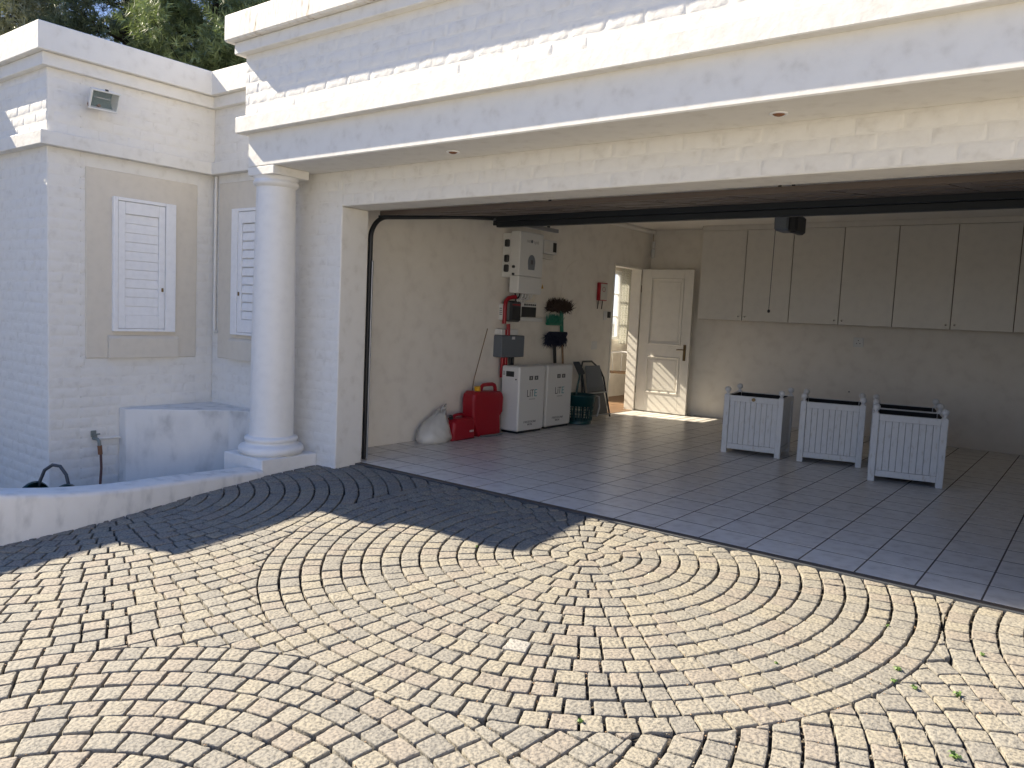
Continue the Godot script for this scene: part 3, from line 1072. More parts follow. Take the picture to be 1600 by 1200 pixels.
	for a in [0.1, 0.8, 1.57, 2.34, 3.04]:
		st = mb()
		tube(st, [Vector3(0.19 * cos(a), 0.455, -0.17 * sin(a)), Vector3(0.23 * cos(a), 0.72 + 0.05 * sin(a), -0.21 * sin(a))], 0.009, 6)
		put("spindle", st, M.shutter_white, ch)

func build_garage_door() -> void:
	var d := thing("garage_door", "dark brown sectional garage door rolled up under the lintel on black tracks", "garage door", Vector3.ZERO)
	var y_at := func(z: float) -> float: return 2.088 + 0.121 * (-0.16 - z)
	var edges := [-0.17, -0.69, -1.21, -1.72]
	for i in 3:
		var z0: float = edges[i] - 0.004
		var z1: float = edges[i + 1] + 0.004
		var st := mb()
		var ya: float = y_at.call(z0)
		var yb: float = y_at.call(z1)
		slab(st, Vector3(-3.415, ya, z0), Vector3(1.57, ya, z0), Vector3(1.57, yb, z1), Vector3(-3.415, yb, z1), 0.035)
		var sec := put("door_section", st, M.door_brown, d)
		# pressed panels in the underside
		for k in 8:
			var x0 := -3.30 + 0.606 * k
			st = mb()
			var za := z0 - 0.09
			var zb := z1 + 0.09
			slab(st, Vector3(x0, y_at.call(za) - 0.004, za), Vector3(x0 + 0.5, y_at.call(za) - 0.004, za), Vector3(x0 + 0.5, y_at.call(zb) - 0.004, zb), Vector3(x0, y_at.call(zb) - 0.004, zb), 0.0045)
			put("pressed_panel", st, M.door_brown, sec)
	for x in [-3.4, 1.555]:
		var edge := mb()
		slab(edge, Vector3(x - 0.03, y_at.call(-0.17) - 0.016, -0.17), Vector3(x + 0.03, y_at.call(-0.17) - 0.016, -0.17), Vector3(x + 0.03, y_at.call(-1.72) - 0.016, -1.72), Vector3(x - 0.03, y_at.call(-1.72) - 0.016, -1.72), 0.0155)
		put("end_stile", edge, M.dark_steel, d)
	var st2 := mb()
	box(st2, Vector3(-3.42, 2.172, -1.81), Vector3(1.56, 2.228, -1.75), 0.006)
	box(st2, Vector3(-3.42, 2.2285, -1.81), Vector3(1.56, 2.30, -1.735), 0.006)
	put("strut", st2, M.dark_steel, d)
	for x in [-3.43, 1.585]:
		st2 = mb()
		var path := [Vector3(x, 0.005, -0.09), Vector3(x, 0.6, -0.09), Vector3(x, 1.2, -0.09), Vector3(x, 1.72, -0.09)]
		path.append_array(arc(Vector3(x, 1.885, -0.3), Vector3(0, 0, 0.21), Vector3(0, 0.205, 0), 0.0, PI * 0.46, 10))
		path.append_array([Vector3(x, 2.21, -1.22), Vector3(x, 2.26, -1.75)])
		tube(st2, path, 0.021, 8)
		put("track", st2, M.black_plastic, d)
		st2 = mb()
		tube(st2, [Vector3(x + 0.05 * signf(-x), 0.01, -0.075), Vector3(x + 0.05 * signf(-x), 1.7, -0.075)], 0.009, 6)
		put("lift_cable_guide", st2, M.galvanised, d)
		st2 = mb()
		box(st2, Vector3(x - 0.02, 2.235, -2.86), Vector3(x + 0.02, 2.275, -1.70), 0.003)
		put("track_end", st2, M.galvanised, d)
		st2 = mb()
		box(st2, Vector3(x - 0.015, 2.19, -1.76), Vector3(x + 0.015, 2.234, -1.73), 0.003)
		box(st2, Vector3(x - 0.012, 2.2755, -2.70), Vector3(x + 0.012, 2.619, -2.67), 0.003)
		put("hanger", st2, M.dark_steel, d)
	var o := thing("door_opener", "black garage door opener motor hanging from the ceiling with pull cord", "door opener", Vector3(-0.77, 2.62, -2.6))
	var st := mb()
	box(st, Vector3(-0.10, -0.465, -0.14), Vector3(0.03, -0.33, 0.1), 0.02)
	put("motor_housing", st, M.grey_box, o)
	st = mb()
	box(st, Vector3(0.0305, -0.485, -0.15), Vector3(0.11, -0.325, 0.11), 0.02)
	put("end_cover", st, M.black_plastic, o)
	st = mb()
	box(st, Vector3(-0.02, -0.3295, -0.15), Vector3(0.02, -0.295, 0.8), 0.004)
	put("rail", st, M.dark_steel, o)
	st = mb()
	for z in [-0.05, 0.3]:
		box(st, Vector3(-0.012, -0.2945, z - 0.012), Vector3(0.012, -0.001, z + 0.012), 0.002)
	put("hanger", st, M.dark_steel, o)
	st = mb()
	tube(st, [Vector3(-0.02, -0.31, 0.72), Vector3(-0.16, -0.42, 0.78), Vector3(-0.24, -0.33, 0.84)], 0.011, 6)
	put("drawbar", st, M.dark_steel, o)
	st = mb()
	tube(st, [Vector3(-0.115, -0.34, 0.0), Vector3(-0.118, -0.8, 0.0), Vector3(-0.121, -1.165, 0.0)], 0.0028, 6)
	tube(st, [Vector3(-0.115, -0.34, 0.0), Vector3(-0.01, -0.315, 0.0)], 0.0028, 6)
	put("pull_cord", st, M.charcoal, o)
	st = mb()
	ball(st, Vector3(-0.121, -1.175, 0), Vector3(0.013, 0.016, 0.013), 10)
	put("cord_knob", st, M.black_plastic, o)

func slab(st: SurfaceTool, a: Vector3, b: Vector3, c: Vector3, d: Vector3, t: float) -> void:
	var u := Vector3.UP * t
	quad(st, a, d, c, b)
	quad(st, a + u, b + u, c + u, d + u)
	quad(st, a, b, b + u, a + u)
	quad(st, b, c, c + u, b + u)
	quad(st, c, d, d + u, c + u)
	quad(st, d, a, a + u, d + u)

func text_on(called: String, words: String, height: float, m: Material, parent: Node, at: Vector3, turn: float, spacing := 1.0) -> void:
	var t := TextMesh.new()
	var f := SystemFont.new()
	f.font_names = PackedStringArray(["Droid Sans"])
	t.font = f
	t.text = words
	t.font_size = 32
	t.pixel_size = height / 23.0
	t.depth = 0.0015
	t.curve_step = 2.0
	put_mesh(called, t, m, parent, Transform3D(Basis(Vector3.UP, turn).scaled_local(Vector3(spacing, 1, 1)), at))

func build_power_wall() -> void:
	var q := PI / 2
	# inverter
	var v := thing("inverter", "white solar inverter with grey arched display on the garage wall", "inverter", Vector3(XL, 1.545, -2.63))
	var st := mb()
	box(st, Vector3(0.121, 0.0, -0.22), Vector3(0.25, 0.186, 0.22), 0.008)
	put("lower_cover", st, M.appliance_white, v)
	st = mb()
	box(st, Vector3(0.121, 0.189, -0.22), Vector3(0.25, 0.675, 0.22), 0.008)
	put("housing", st, M.appliance_white, v)
	st = mb()
	box(st, Vector3(0.001, 0.17, -0.19), Vector3(0.1205, 0.655, 0.215), 0.006)
	put("heat_sink_case", st, M.appliance_white, v)
	for y in [0.542, 0.374, 0.267]:
		st = mb()
		box(st, Vector3(0.05, y - 0.04, 0.2155), Vector3(0.11, y + 0.04, 0.25), 0.01)
		put("isolator_switch", st, M.black_plastic, v)
	for p in [Vector2(0.285, 0.016), Vector2(0.205, 0.013)]:
		st = mb()
		tube(st, [Vector3(0.178, p.x, 0.22), Vector3(0.178, p.x, 0.24)], p.y, 12)
		put("side_knob", st, M.black_plastic, v)
	st = mb()
	var shape := []
	for p in arc(Vector3(0, 0.345, 0), Vector3(0.064, 0, 0), Vector3(0, 0.085, 0), -0.3, PI + 0.3, 18):
		shape.append(Vector2(p.x, p.y))
	shape.append(Vector2(-0.054, 0.265))
	shape.append(Vector2(0.054, 0.265))
	extrude_x(st, shape, 0.2505, 0.257)
	put("display_surround", st, M.display_grey, v)
	st = mb()
	box(st, Vector3(0.2572, 0.325, -0.02), Vector3(0.259, 0.372, 0.02), 0.0)
	put("display_screen", st, M.charcoal, v)
	text_on("lettering", "sun", 0.034, M.logo_pale, v, Vector3(0.2512, 0.577, 0.062), q)
	text_on("lettering", "synk", 0.034, M.logo_pale, v, Vector3(0.2512, 0.573, -0.075), q)
	st = mb()
	tube(st, [Vector3(0.2504, 0.577, 0.005), Vector3(0.2522, 0.577, 0.005)], 0.019, 16)
	put("emblem", st, M.display_grey, v)
	# cables out of its foot
	for i in 5:
		var c := thing("inverter_cable", "short cable looping out of the foot of the white inverter", "cable", Vector3(XL + 0.17, 1.548, -2.56 - 0.055 * i), 0.0, "cables below the inverter")
		st = mb()
		tube(st, arc(Vector3(-0.04, 0.0, 0), Vector3(0.04, 0, 0.01), Vector3(0, -0.055 - 0.012 * (i % 2), 0), 0.0, PI, 8) + [Vector3(-0.09, -0.11, 0.02 * (i - 2))], 0.009, 8)
		put("cable", st, M.appliance_white if i > 0 else M.black_plastic, c)
	var el := thing("red_conduit", "red conduit elbow beside the black charger under the inverter", "conduit", Vector3(XL + 0.07, 1.0, -2.45))
	st = mb()
	tube(st, [Vector3(0, 0.2, 0.03), Vector3(0, 0.40, 0.03), Vector3(0.005, 0.455, 0.022), Vector3(0.015, 0.485, -0.01), Vector3(0.03, 0.5, -0.06), Vector3(0.05, 0.505, -0.1)], 0.023, 10)
	put("pipe", st, M.red_plastic, el)
	st = mb()
	tube(st, [Vector3(0.02, 0.035, -0.03), Vector3(0.02, 0.2, -0.02)], 0.022, 10)
	put("lower_pipe", st, M.red_plastic, el)

	var me := thing("meter_box", "small off-white meter box with dark window beside the inverter", "meter", Vector3(XL, 2.04, -3.21))
	st = mb()
	box(st, Vector3(0, 0, -0.133), Vector3(0.1, 0.158, 0.133), 0.006)
	put("housing", st, M.appliance_white, me)
	st = mb()
	box(st, Vector3(0.1003, 0.025, -0.115), Vector3(0.104, 0.135, -0.045), 0.001)
	put("window", st, M.black_plastic, me)
	st = mb()
	for i in 5:
		box(st, Vector3(0.1002, 0.02, 0.02 + 0.02 * i), Vector3(0.103, 0.14, 0.03 + 0.02 * i), 0.001)
	put("vents", st, M.cabinet, me)
	st = mb()
	box(st, Vector3(0, -0.055, -0.135), Vector3(0.05, -0.004, 0.15), 0.004)
	put("cable_duct", st, M.cabinet, me)
	var pn := thing("cover_panel", "beige wall panel with small warning triangle below the meter box", "panel", Vector3(XL, 1.3, -3.2))
	st = mb()
	box(st, Vector3(0, 0.0, -0.14), Vector3(0.012, 0.68, 0.14), 0.003)
	put("plate", st, M.inside_wall, pn)
	st = mb()
	var warn := [Vector2(-0.022, 0.33), Vector2(0.022, 0.33), Vector2(0.0, 0.385)]
	extrude_x(st, warn, 0.0122, 0.0135)
	put("warning_triangle", st, M.yellow_plastic, pn)
	st = mb()
	extrude_x(st, [Vector2(-0.005, 0.337), Vector2(0.005, 0.337), Vector2(0.002, 0.367), Vector2(-0.002, 0.367)], 0.0136, 0.0143)
	put("warning_bolt", st, M.black_plastic, pn)

	var cg := thing("black_charger", "black charger box with rounded corners below the inverter", "charger", Vector3(XL, 1.225, -2.57))
	st = mb()
	box(st, Vector3(0, 0, -0.125), Vector3(0.1, 0.235, 0.125), 0.02)
	put("housing", st, M.charcoal, cg)
	st = mb()
	box(st, Vector3(0.1002, 0.02, -0.1), Vector3(0.106, 0.17, 0.06), 0.004)
	put("front_plate", st, M.black_plastic, cg)
	st = mb()
	box(st, Vector3(0.1, 0.185, -0.09), Vector3(0.104, 0.2, 0.05), 0.001)
	put("red_mark", st, M.red_plastic, cg)
	var ws := thing("white_switch_case", "white slotted switch case at the side of the black charger", "switch case", Vector3(XL, 1.24, -2.42))
	st = mb()
	box(st, Vector3(0, 0, -0.022), Vector3(0.06, 0.18, 0.02), 0.004)
	put("housing", st, M.appliance_white, ws)
	for i in 4:
		st = mb()
		box(st, Vector3(0.012, 0.06 + 0.022 * i, 0.02), Vector3(0.048, 0.068 + 0.022 * i, 0.0215), 0.0)
		put("slot", st, M.black_plastic, ws)
	var db := thing("breaker_box", "breaker box with dark flap and white tray beside the black charger", "breaker box", Vector3(XL, 1.236, -2.87))
	st = mb()
	box(st, Vector3(0, 0.045, -0.15), Vector3(0.07, 0.22, 0.155), 0.004)
	put("housing", st, M.appliance_white, db)
	st = mb()
	box(st, Vector3(0.0702, 0.05, -0.135), Vector3(0.08, 0.165, 0.145), 0.004)
	put("flap", st, M.black_plastic, db)
	st = mb()
	box(st, Vector3(0, 0.0, -0.27), Vector3(0.08, 0.044, 0.165), 0.004)
	put("tray", st, M.appliance_white, db)
	for i in 6:
		st = mb()
		box(st, Vector3(0.0702, 0.18, -0.12 + 0.04 * i), Vector3(0.085, 0.2, -0.105 + 0.04 * i), 0.002)
		put("breaker", st, M.charcoal, db)
	var wb := thing("white_cable_box", "flat white box with red strap above the grey isolator box", "box", Vector3(XL, 1.076, -2.49))
	st = mb()
	box(st, Vector3(0, 0, -0.16), Vector3(0.1, 0.065, 0.15), 0.006)
	put("housing", st, M.appliance_white, wb)
	st = mb()
	box(st, Vector3(0.1002, 0.001, 0.045), Vector3(0.104, 0.064, 0.085), 0.001)
	put("red_strap", st, M.red_plastic, wb)
	var gb := thing("grey_isolator_box", "square blue-grey isolator box above the battery cabinets", "isolator box", Vector3(XL, 0.828, -2.54))
	st = mb()
	box(st, Vector3(0, 0, -0.21), Vector3(0.12, 0.243, 0.21), 0.006)
	put("housing", st, M.grey_box, gb)
	st = mb()
	box(st, Vector3(0.1202, 0.2, -0.025), Vector3(0.1225, 0.232, 0.03), 0.0)
	put("white_tag", st, M.appliance_white, gb)
	for c in [[-2.42, 0.024, "red"], [-2.475, 0.024, "red"], [-2.56, 0.016, "black"], [-2.61, 0.016, "black"]]:
		var pp := thing("conduit", "short %s conduit between grey isolator box and battery cabinet" % c[2], "conduit", Vector3(XL + 0.07, 0.7, c[0]), 0.0, "short %s conduits" % c[2])
		st = mb()
		tube(st, [Vector3(0, -0.1, 0), Vector3(0, 0.127, 0)], c[1], 10)
		put("pipe", st, M.red_plastic if c[2] == "red" else M.black_plastic, pp)
	# batteries
	for b in [[-3.487, -2.36, -2.855, "white battery cabinet with dark side display next to the red jerrycan"], [-3.522, -2.948, -3.475, "white battery cabinet between the other cabinet and the green basket"]]:
		var w: float = b[1] - b[2]
		var bt := thing("battery_cabinet", b[3], "battery", Vector3(b[0], 0, (b[1] + b[2]) / 2), 0.0, "battery cabinets")
		st = mb()
		box(st, Vector3(-0.25, 0.025, -w / 2), Vector3(0, 0.742, w / 2), 0.014)
		put("case", st, M.appliance_white, bt)
		st = mb()
		box(st, Vector3(-0.235, 0.0, -w / 2 + 0.02), Vector3(-0.02, 0.0245, w / 2 - 0.02), 0.002)
		put("foot", st, M.black_plastic, bt)
		st = mb()
		box(st, Vector3(-0.185, 0.625, w / 2 + 0.0002), Vector3(-0.075, 0.685, w / 2 + 0.003), 0.001)
		put("side_display", st, M.black_plastic, bt)
		st = mb()
		for i in 4:
			box(st, Vector3(-0.228, 0.64 + 0.012 * i, w / 2 + 0.0002), Vector3(-0.2, 0.645 + 0.012 * i, w / 2 + 0.002), 0.0)
		put("indicator_marks", st, M.logo_grey, bt)
		st = mb()
		tube(st, [Vector3(-0.045, 0.6, w / 2), Vector3(-0.045, 0.6, w / 2 + 0.006)], 0.008, 10)
		put("button", st, M.black_plastic, bt)
		text_on("lettering", "LiT", 0.075, M.logo_grey, bt, Vector3(0.0012, 0.44, 0.035), q)
		text_on("lettering", "E", 0.075, M.logo_teal, bt, Vector3(0.0012, 0.44, -0.068), q, 1.25)
		st = mb()
		for i in 9:
			box(st, Vector3(0.0004, 0.37, -0.06 + 0.013 * i), Vector3(0.0014, 0.382, -0.052 + 0.013 * i), 0.0)
		put("small_print", st, M.logo_pale, bt)
		text_on("lettering", "FREEDOM", 0.022, M.logo_grey, bt, Vector3(0.0012, 0.122, 0.02), q, 1.7)
		text_on("lettering", "WON", 0.02, M.logo_grey, bt, Vector3(0.0012, 0.092, 0.02), q, 1.4)
		for s in [0.03, -0.07]:
			st = mb()
			box(st, Vector3(0.0004, 0.59, s - 0.034), Vector3(0.0022, 0.635, s + 0.034), 0.0)
			put("warning_label", st, M.logo_grey, bt)
			st = mb()
			box(st, Vector3(0.0023, 0.6, s - 0.01), Vector3(0.0028, 0.625, s + 0.012), 0.0)
			put("label_print", st, M.logo_pale, bt)
	# fire blanket, switches
	var fb := thing("fire_blanket", "red fire blanket pack with black pull straps beside the doorway", "fire blanket", Vector3(XL, 1.545, -4.56))
	st = mb()
	box(st, Vector3(0, 0, -0.1), Vector3(0.05, 0.238, 0.1), 0.008)
	put("pack", st, M.red_plastic, fb)
	st = mb()
	box(st, Vector3(0.0502, 0.012, -0.092), Vector3(0.0515, 0.222, 0.075), 0.0)
	put("front_label", st, M.bag_plastic, fb)
	st = mb()
	tube(st, arc(Vector3(0.0515, 0.15, 0), Vector3(0, 0, 0.035), Vector3(0, 0.03, 0), 0.0, TAU, 14), 0.0035, 6)
	put("emblem", st, M.red_plastic, fb)
	for z in [0.075, -0.03]:
		st = mb()
		slab(st, Vector3(0.012, -0.11, z - 0.013), Vector3(0.012, -0.11, z + 0.013), Vector3(0.022, 0.0, z + 0.013), Vector3(0.022, 0.0, z - 0.013), 0.004)
		put("pull_strap", st, M.black_plastic, fb)
	for s in [[Vector3(XL, 0.95, -4.465), 0.07, 0.055, "cream light switch plate low on the wall above the folded step stool", true], [Vector3(XL, 1.352, -4.71), 0.042, 0.06, "narrow white light switch below the fire blanket", true], [Vector3(XL, 1.365, -4.81), 0.04, 0.042, "small black switch at the edge of the doorway", false]]:
		var sw := thing("light_switch", s[3], "switch", s[0])
		st = mb()
		box(st, Vector3(0, -s[2], -s[1]), Vector3(0.008, s[2], s[1]), 0.002)
		put("plate", st, M.appliance_white if s[4] else M.black_plastic, sw)
		st = mb()
		box(st, Vector3(0.0082, -0.016, -0.009), Vector3(0.013, 0.016, 0.009), 0.002)
		put("rocker", st, M.appliance_white if s[4] else M.charcoal, sw)

func extrude_x(st: SurfaceTool, shape: Array, x0: float, x1: float) -> void:
	# shape in (along, up): along runs towards -z, seen from +x
	var n := shape.size()
	for i in n:
		var p: Vector2 = shape[i]
		var r: Vector2 = shape[(i + 1) % n]
		quad(st, Vector3(x0, p.y, -p.x), Vector3(x1, p.y, -p.x), Vector3(x1, r.y, -r.x), Vector3(x0, r.y, -r.x))
	var t := Geometry2D.triangulate_polygon(PackedVector2Array(shape))
	for i in range(0, t.size(), 3):
		for x in [x0, x1]:
			tri(st, Vector3(x, shape[t[i]].y, -shape[t[i]].x), Vector3(x, shape[t[i + 1]].y, -shape[t[i + 1]].x), Vector3(x, shape[t[i + 2]].y, -shape[t[i + 2]].x))

# flat-sided can with rounded shoulders: outline in (along, up), pillowed in depth
func can_body(st: SurfaceTool, shape: Array, depth: float) -> void:
	var n := shape.size()
	var levels := [[-depth / 2, 0.022], [-depth / 2 + 0.008, 0.008], [-depth / 2 + 0.022, 0.0], [depth / 2 - 0.022, 0.0], [depth / 2 - 0.008, 0.008], [depth / 2, 0.022]]
	var rings := []
	for l in levels:
		rings.append([inset(shape, l[1]) if l[1] > 0 else shape, l[0]])
	for k in rings.size() - 1:
		for i in n:
			var j := (i + 1) % n
			var p: Vector2 = rings[k][0][i]
			var p2: Vector2 = rings[k][0][j]
			var r: Vector2 = rings[k + 1][0][j]
			var r2: Vector2 = rings[k + 1][0][i]
			quad(st, Vector3(rings[k][1], p.y, -p.x), Vector3(rings[k][1], p2.y, -p2.x), Vector3(rings[k + 1][1], r.y, -r.x), Vector3(rings[k + 1][1], r2.y, -r2.x))
	for e in [0, rings.size() - 1]:
		var ring: Array = rings[e][0]
		var t := Geometry2D.triangulate_polygon(PackedVector2Array(ring))
		for i in range(0, t.size(), 3):
			tri(st, Vector3(rings[e][1], ring[t[i]].y, -ring[t[i]].x), Vector3(rings[e][1], ring[t[i + 1]].y, -ring[t[i + 1]].x), Vector3(rings[e][1], ring[t[i + 2]].y, -ring[t[i + 2]].x))

func build_floor_things() -> void:
	# tall red jerrycan
	var c := thing("jerrycan", "tall dark red plastic jerrycan with yellow cap beside the battery cabinet", "jerrycan", Vector3(-3.69, 0.0, -2.02))
	var st := mb()
	can_body(st, [Vector2(-0.15, 0.0), Vector2(0.205, 0.0), Vector2(0.19, 0.17), Vector2(0.185, 0.2), Vector2(0.232, 0.245), Vector2(0.238, 0.4), Vector2(0.22, 0.445), Vector2(0.19, 0.47), Vector2(-0.22, 0.485), Vector2(-0.262, 0.455), Vector2(-0.275, 0.4), Vector2(-0.265, 0.2), Vector2(-0.235, 0.12)], 0.17)
	put("tank", st, M.red_plastic, c)
	st = mb()
	tube(st, [Vector3(0, 0.465, 0.075), Vector3(0, 0.52, 0.06), Vector3(0, 0.54, 0.035), Vector3(0, 0.545, -0.03), Vector3(0, 0.545, -0.12), Vector3(0, 0.535, -0.155), Vector3(0, 0.51, -0.172), Vector3(0, 0.44, -0.185)], 0.021, 10)
	put("handle", st, M.red_plastic, c)
	st = mb()
	tube(st, [Vector3(0, 0.48, 0.12), Vector3(0, 0.53, 0.13)], 0.032, 14)
	put("cap", st, M.yellow_plastic, c)
	var rod := thing("thin_rod", "thin brown rod leaning on the wall behind the red jerrycan", "rod", Vector3(-3.79, 0.0, -1.85))
	st = mb()
	tube(st, [Vector3(0, 0.002, 0), Vector3(-0.03, 0.6, -0.14), Vector3(-0.054, 1.14, -0.36)], 0.005, 6)
	put("rod", st, M.stick_wood, rod)
	var hose := thing("clear_hose", "short pale hose lying at the foot of the tall jerrycan", "hose", Vector3(-3.6, 0.0, -1.95))
	st = mb()
	tube(st, [Vector3(0.02, 0.013, 0.1), Vector3(0.03, 0.013, 0.02), Vector3(0.04, 0.013, -0.12), Vector3(0.03, 0.013, -0.25)], 0.012, 8)
	put("pipe", st, M.galvanised, hose)
	# small red can
	c = thing("fuel_can", "small bright red fuel can on the floor beside the white bag", "fuel can", Vector3(-3.66, 0.0, -1.59))
	st = mb()
	can_body(st, [Vector2(-0.165, 0.0), Vector2(0.17, 0.0), Vector2(0.165, 0.1), Vector2(0.16, 0.19), Vector2(0.12, 0.225), Vector2(-0.12, 0.225), Vector2(-0.16, 0.19), Vector2(-0.172, 0.1)], 0.16)
	put("tank", st, M.red_plastic, c)
	st = mb()
	tube(st, [Vector3(0, 0.215, 0.1), Vector3(0, 0.25, 0.085), Vector3(0, 0.258, 0.03), Vector3(0, 0.258, -0.03), Vector3(0, 0.25, -0.06), Vector3(0, 0.215, -0.08)], 0.016, 10)
	put("handle", st, M.red_plastic, c)
	st = mb()
	tube(st, [Vector3(0, 0.22, 0.125), Vector3(0.0, 0.25, 0.14)], 0.022, 12)
	put("cap", st, M.black_plastic, c)
	st = mb()
	for i in 3:
		box(st, Vector3(0.0802, 0.075, -0.135 + 0.022 * i), Vector3(0.0815, 0.095, -0.122 + 0.022 * i), 0.0)
	put("white_print", st, M.appliance_white, c)
	# crumpled bag
	var bg := thing("plastic_bag", "crumpled off-white plastic bag slumped against the garage wall", "bag", Vector3(-3.70, 0.0, -1.25))
	st = mb()
	st.set_smooth_group(1)
	var rings := []
	for k in 10:
		var t := float(k) / 9
		var ring := []
		for i in 22:
			var a := TAU * i / 22
			var r := 0.5 + 0.5 * pow(sin(PI * minf(1.0, 0.3 + t * 0.75)), 0.8)
			r *= 1.0 - 0.55 * pow(t, 2.0)
			var crease := 1.0 + 0.17 * absf(sin(a * 4.0 + t * 5.0 + 2.0 * sin(t * 9.0))) - 0.08 + 0.22 * bumpy.get_noise_3d(cos(a) * 45.0, t * 70.0, sin(a) * 45.0) + 0.10 * bumpy.get_noise_3d(cos(a) * 160.0, t * 120.0, sin(a) * 160.0)
			ring.append(Vector3(cos(a) * 0.135 * r * crease - 0.02 * t, maxf(0.001, t * 0.30 * (1.0 + 0.18 * bumpy.get_noise_2d(a * 30.0, 7.0))), sin(a) * 0.205 * r * crease - 0.14 * t * t))
		rings.append(ring)
	for k in 9:
		for i in 22:
			var j := (i + 1) % 22
			quad(st, rings[k][i], rings[k][j], rings[k + 1][j], rings[k + 1][i])
	for i in 22:
		tri(st, rings[9][i], rings[9][(i + 1) % 22], rings[9][0] * 0.5 + rings[9][11] * 0.5 - Vector3(0, 0.03, 0))
		tri(st, rings[0][i], Vector3(0, 0.001, 0), rings[0][(i + 1) % 22])
	put("bag", st, M.bag_plastic, bg)
	st = mb()
	for s in [-1, 1]:
		tube(st, [Vector3(-0.02, 0.27, -0.14 + 0.03 * s), Vector3(-0.02 + 0.02 * s, 0.345, -0.16 + 0.03 * s), Vector3(-0.03, 0.36, -0.20), Vector3(-0.04, 0.285, -0.22)], 0.008, 6)
	put("handles", st, M.bag_plastic, bg)
	# laundry basket
	var bk := thing("plastic_basket", "dark teal slotted plastic basket on the tiles by the step stool", "basket", Vector3(-3.57, 0.0, -3.74))
	st = mb()
	lathe(st, Vector3.ZERO, [[0.0, 0.004], [0.155, 0.004], [0.16, 0.03], [0.163, 0.05], [0.158, 0.05], [0.153, 0.012]], 28)
	put("base", st, M.teal_plastic, bk)
	st = mb()
	lathe(st, Vector3.ZERO, [[0.178, 0.225], [0.198, 0.345], [0.212, 0.35], [0.215, 0.36], [0.205, 0.366], [0.19, 0.352], [0.172, 0.225], [0.178, 0.225]], 28)
	put("rim", st, M.teal_plastic, bk)
	for i in 28:
		var a := TAU * i / 28
		st = mb()
		tube(st, [Vector3(cos(a) * 0.16, 0.045, sin(a) * 0.16), Vector3(cos(a) * 0.175, 0.232, sin(a) * 0.175)], 0.0065, 5)
		put("slat", st, M.teal_plastic, bk)
	st = mb()
	for y in [0.11, 0.17]:
		lathe(st, Vector3.ZERO, [[0.163 + y * 0.06, y - 0.005], [0.17 + y * 0.06, y], [0.163 + y * 0.06, y + 0.005]], 28)
	put("hoop", st, M.teal_plastic, bk)
	st = mb()
	tube(st, [Vector3(0.08, 0.35, -0.2), Vector3(0.13, 0.33, -0.25), Vector3(0.15, 0.2, -0.235), Vector3(0.14, 0.08, -0.2)], 0.011, 8)
	put("folded_handle", st, M.galvanised, bk)
	var dp := thing("dustpan", "dark green dustpan standing in the teal basket", "dustpan", Vector3(-3.62, 0.01, -3.66))
	st = mb()
	slab(st, Vector3(0.0, 0.57, -0.12), Vector3(0.03, 0.60, -0.20), Vector3(0.01, 0.735, -0.09), Vector3(-0.02, 0.735, 0.0), 0.02)
	put("pan", st, M.charcoal, dp)
	st = mb()
	tube(st, [Vector3(0.0, 0.0, -0.03), Vector3(0.0, 0.3, -0.06), Vector3(0.01, 0.6, -0.125)], 0.014, 8)
	put("handle", st, M.teal_plastic, dp)
	# folded step stool leaning on the wall
	var sl := thing("step_stool", "folded grey metal step stool leaning against the wall by the doorway", "step stool", Vector3(-3.62, 0, -4.3))
	var foot := Vector3(0, 0.012, 0)
	var lean := Vector3(-0.16, 0.745, 0)
	st = mb()
	tube(st, [foot + Vector3(0, 0, 0.25), foot.lerp(lean, 0.9) + Vector3(0, 0, 0.25), lean + Vector3(0, 0, 0.2), lean + Vector3(0, 0, -0.02), foot.lerp(lean, 0.86) + Vector3(0, 0, -0.2), foot.lerp(lean, 0.7) + Vector3(0, 0, -0.27), foot.lerp(lean, 0.3) + Vector3(0, 0, -0.29), foot + Vector3(0, 0, -0.30)], 0.012, 8)
	put("front_frame", st, M.dark_steel, sl)
	st = mb()
	for z in [0.19, -0.2]:
		tube(st, [Vector3(-0.12, 0.012, z), Vector3(-0.17, 0.6, z)], 0.011, 8)
	put("rear_frame", st, M.dark_steel, sl)
	for y in [[0.45, 0.9], [0.06, 0.52]]:
		st = mb()
		var a2 := foot.lerp(lean, y[0]) + Vector3(0.008, 0, 0)
		var b2 := foot.lerp(lean, y[1]) + Vector3(0.008, 0, 0)
		slab(st, a2 + Vector3(0, 0, 0.2), a2 + Vector3(0, 0, -0.24), b2 + Vector3(0, 0, -0.19), b2 + Vector3(0, 0, 0.17), 0.02)
		put("tread", st, M.charcoal if y[0] < 0.2 else M.grey_box, sl)
		st = mb()
		tube(st, [a2 + Vector3(0.012, 0, 0.2), a2 + Vector3(0.012, 0, -0.25)], 0.01, 8)
		put("tread_edge", st, M.galvanised, sl)
	# brooms and mop standing head up behind the second battery
	var br := thing("navy_broom", "dark navy broom standing head up behind the battery cabinet", "broom", Vector3(-3.80, 0, -3.60))
	st = mb()
	tube(st, [Vector3(0, 0.0, 0), Vector3(0.07, 1.08, 0.24)], 0.013, 8)
	put("handle", st, M.black_plastic, br)
	st = mb()
	box(st, Vector3(0.03, 1.08, 0.0), Vector3(0.1, 1.125, 0.33), 0.01)
	put("head", st, M.navy_bristle, br)
	st = mb()
	bristles(st, Vector3(0.065, 1.06, 0.2), Vector3(0.04, 0.045, 0.17), Vector3(0.02, -0.06, 0.06), 700, 0.07)
	put("bristles", st, M.navy_bristle, br)
	br = thing("black_mop_handle", "slim black handle standing beside the navy broom", "mop handle", Vector3(-3.78, 0, -3.56))
	st = mb()
	tube(st, [Vector3(0, 0.0, 0), Vector3(0.05, 1.1, 0.235)], 0.012, 8)
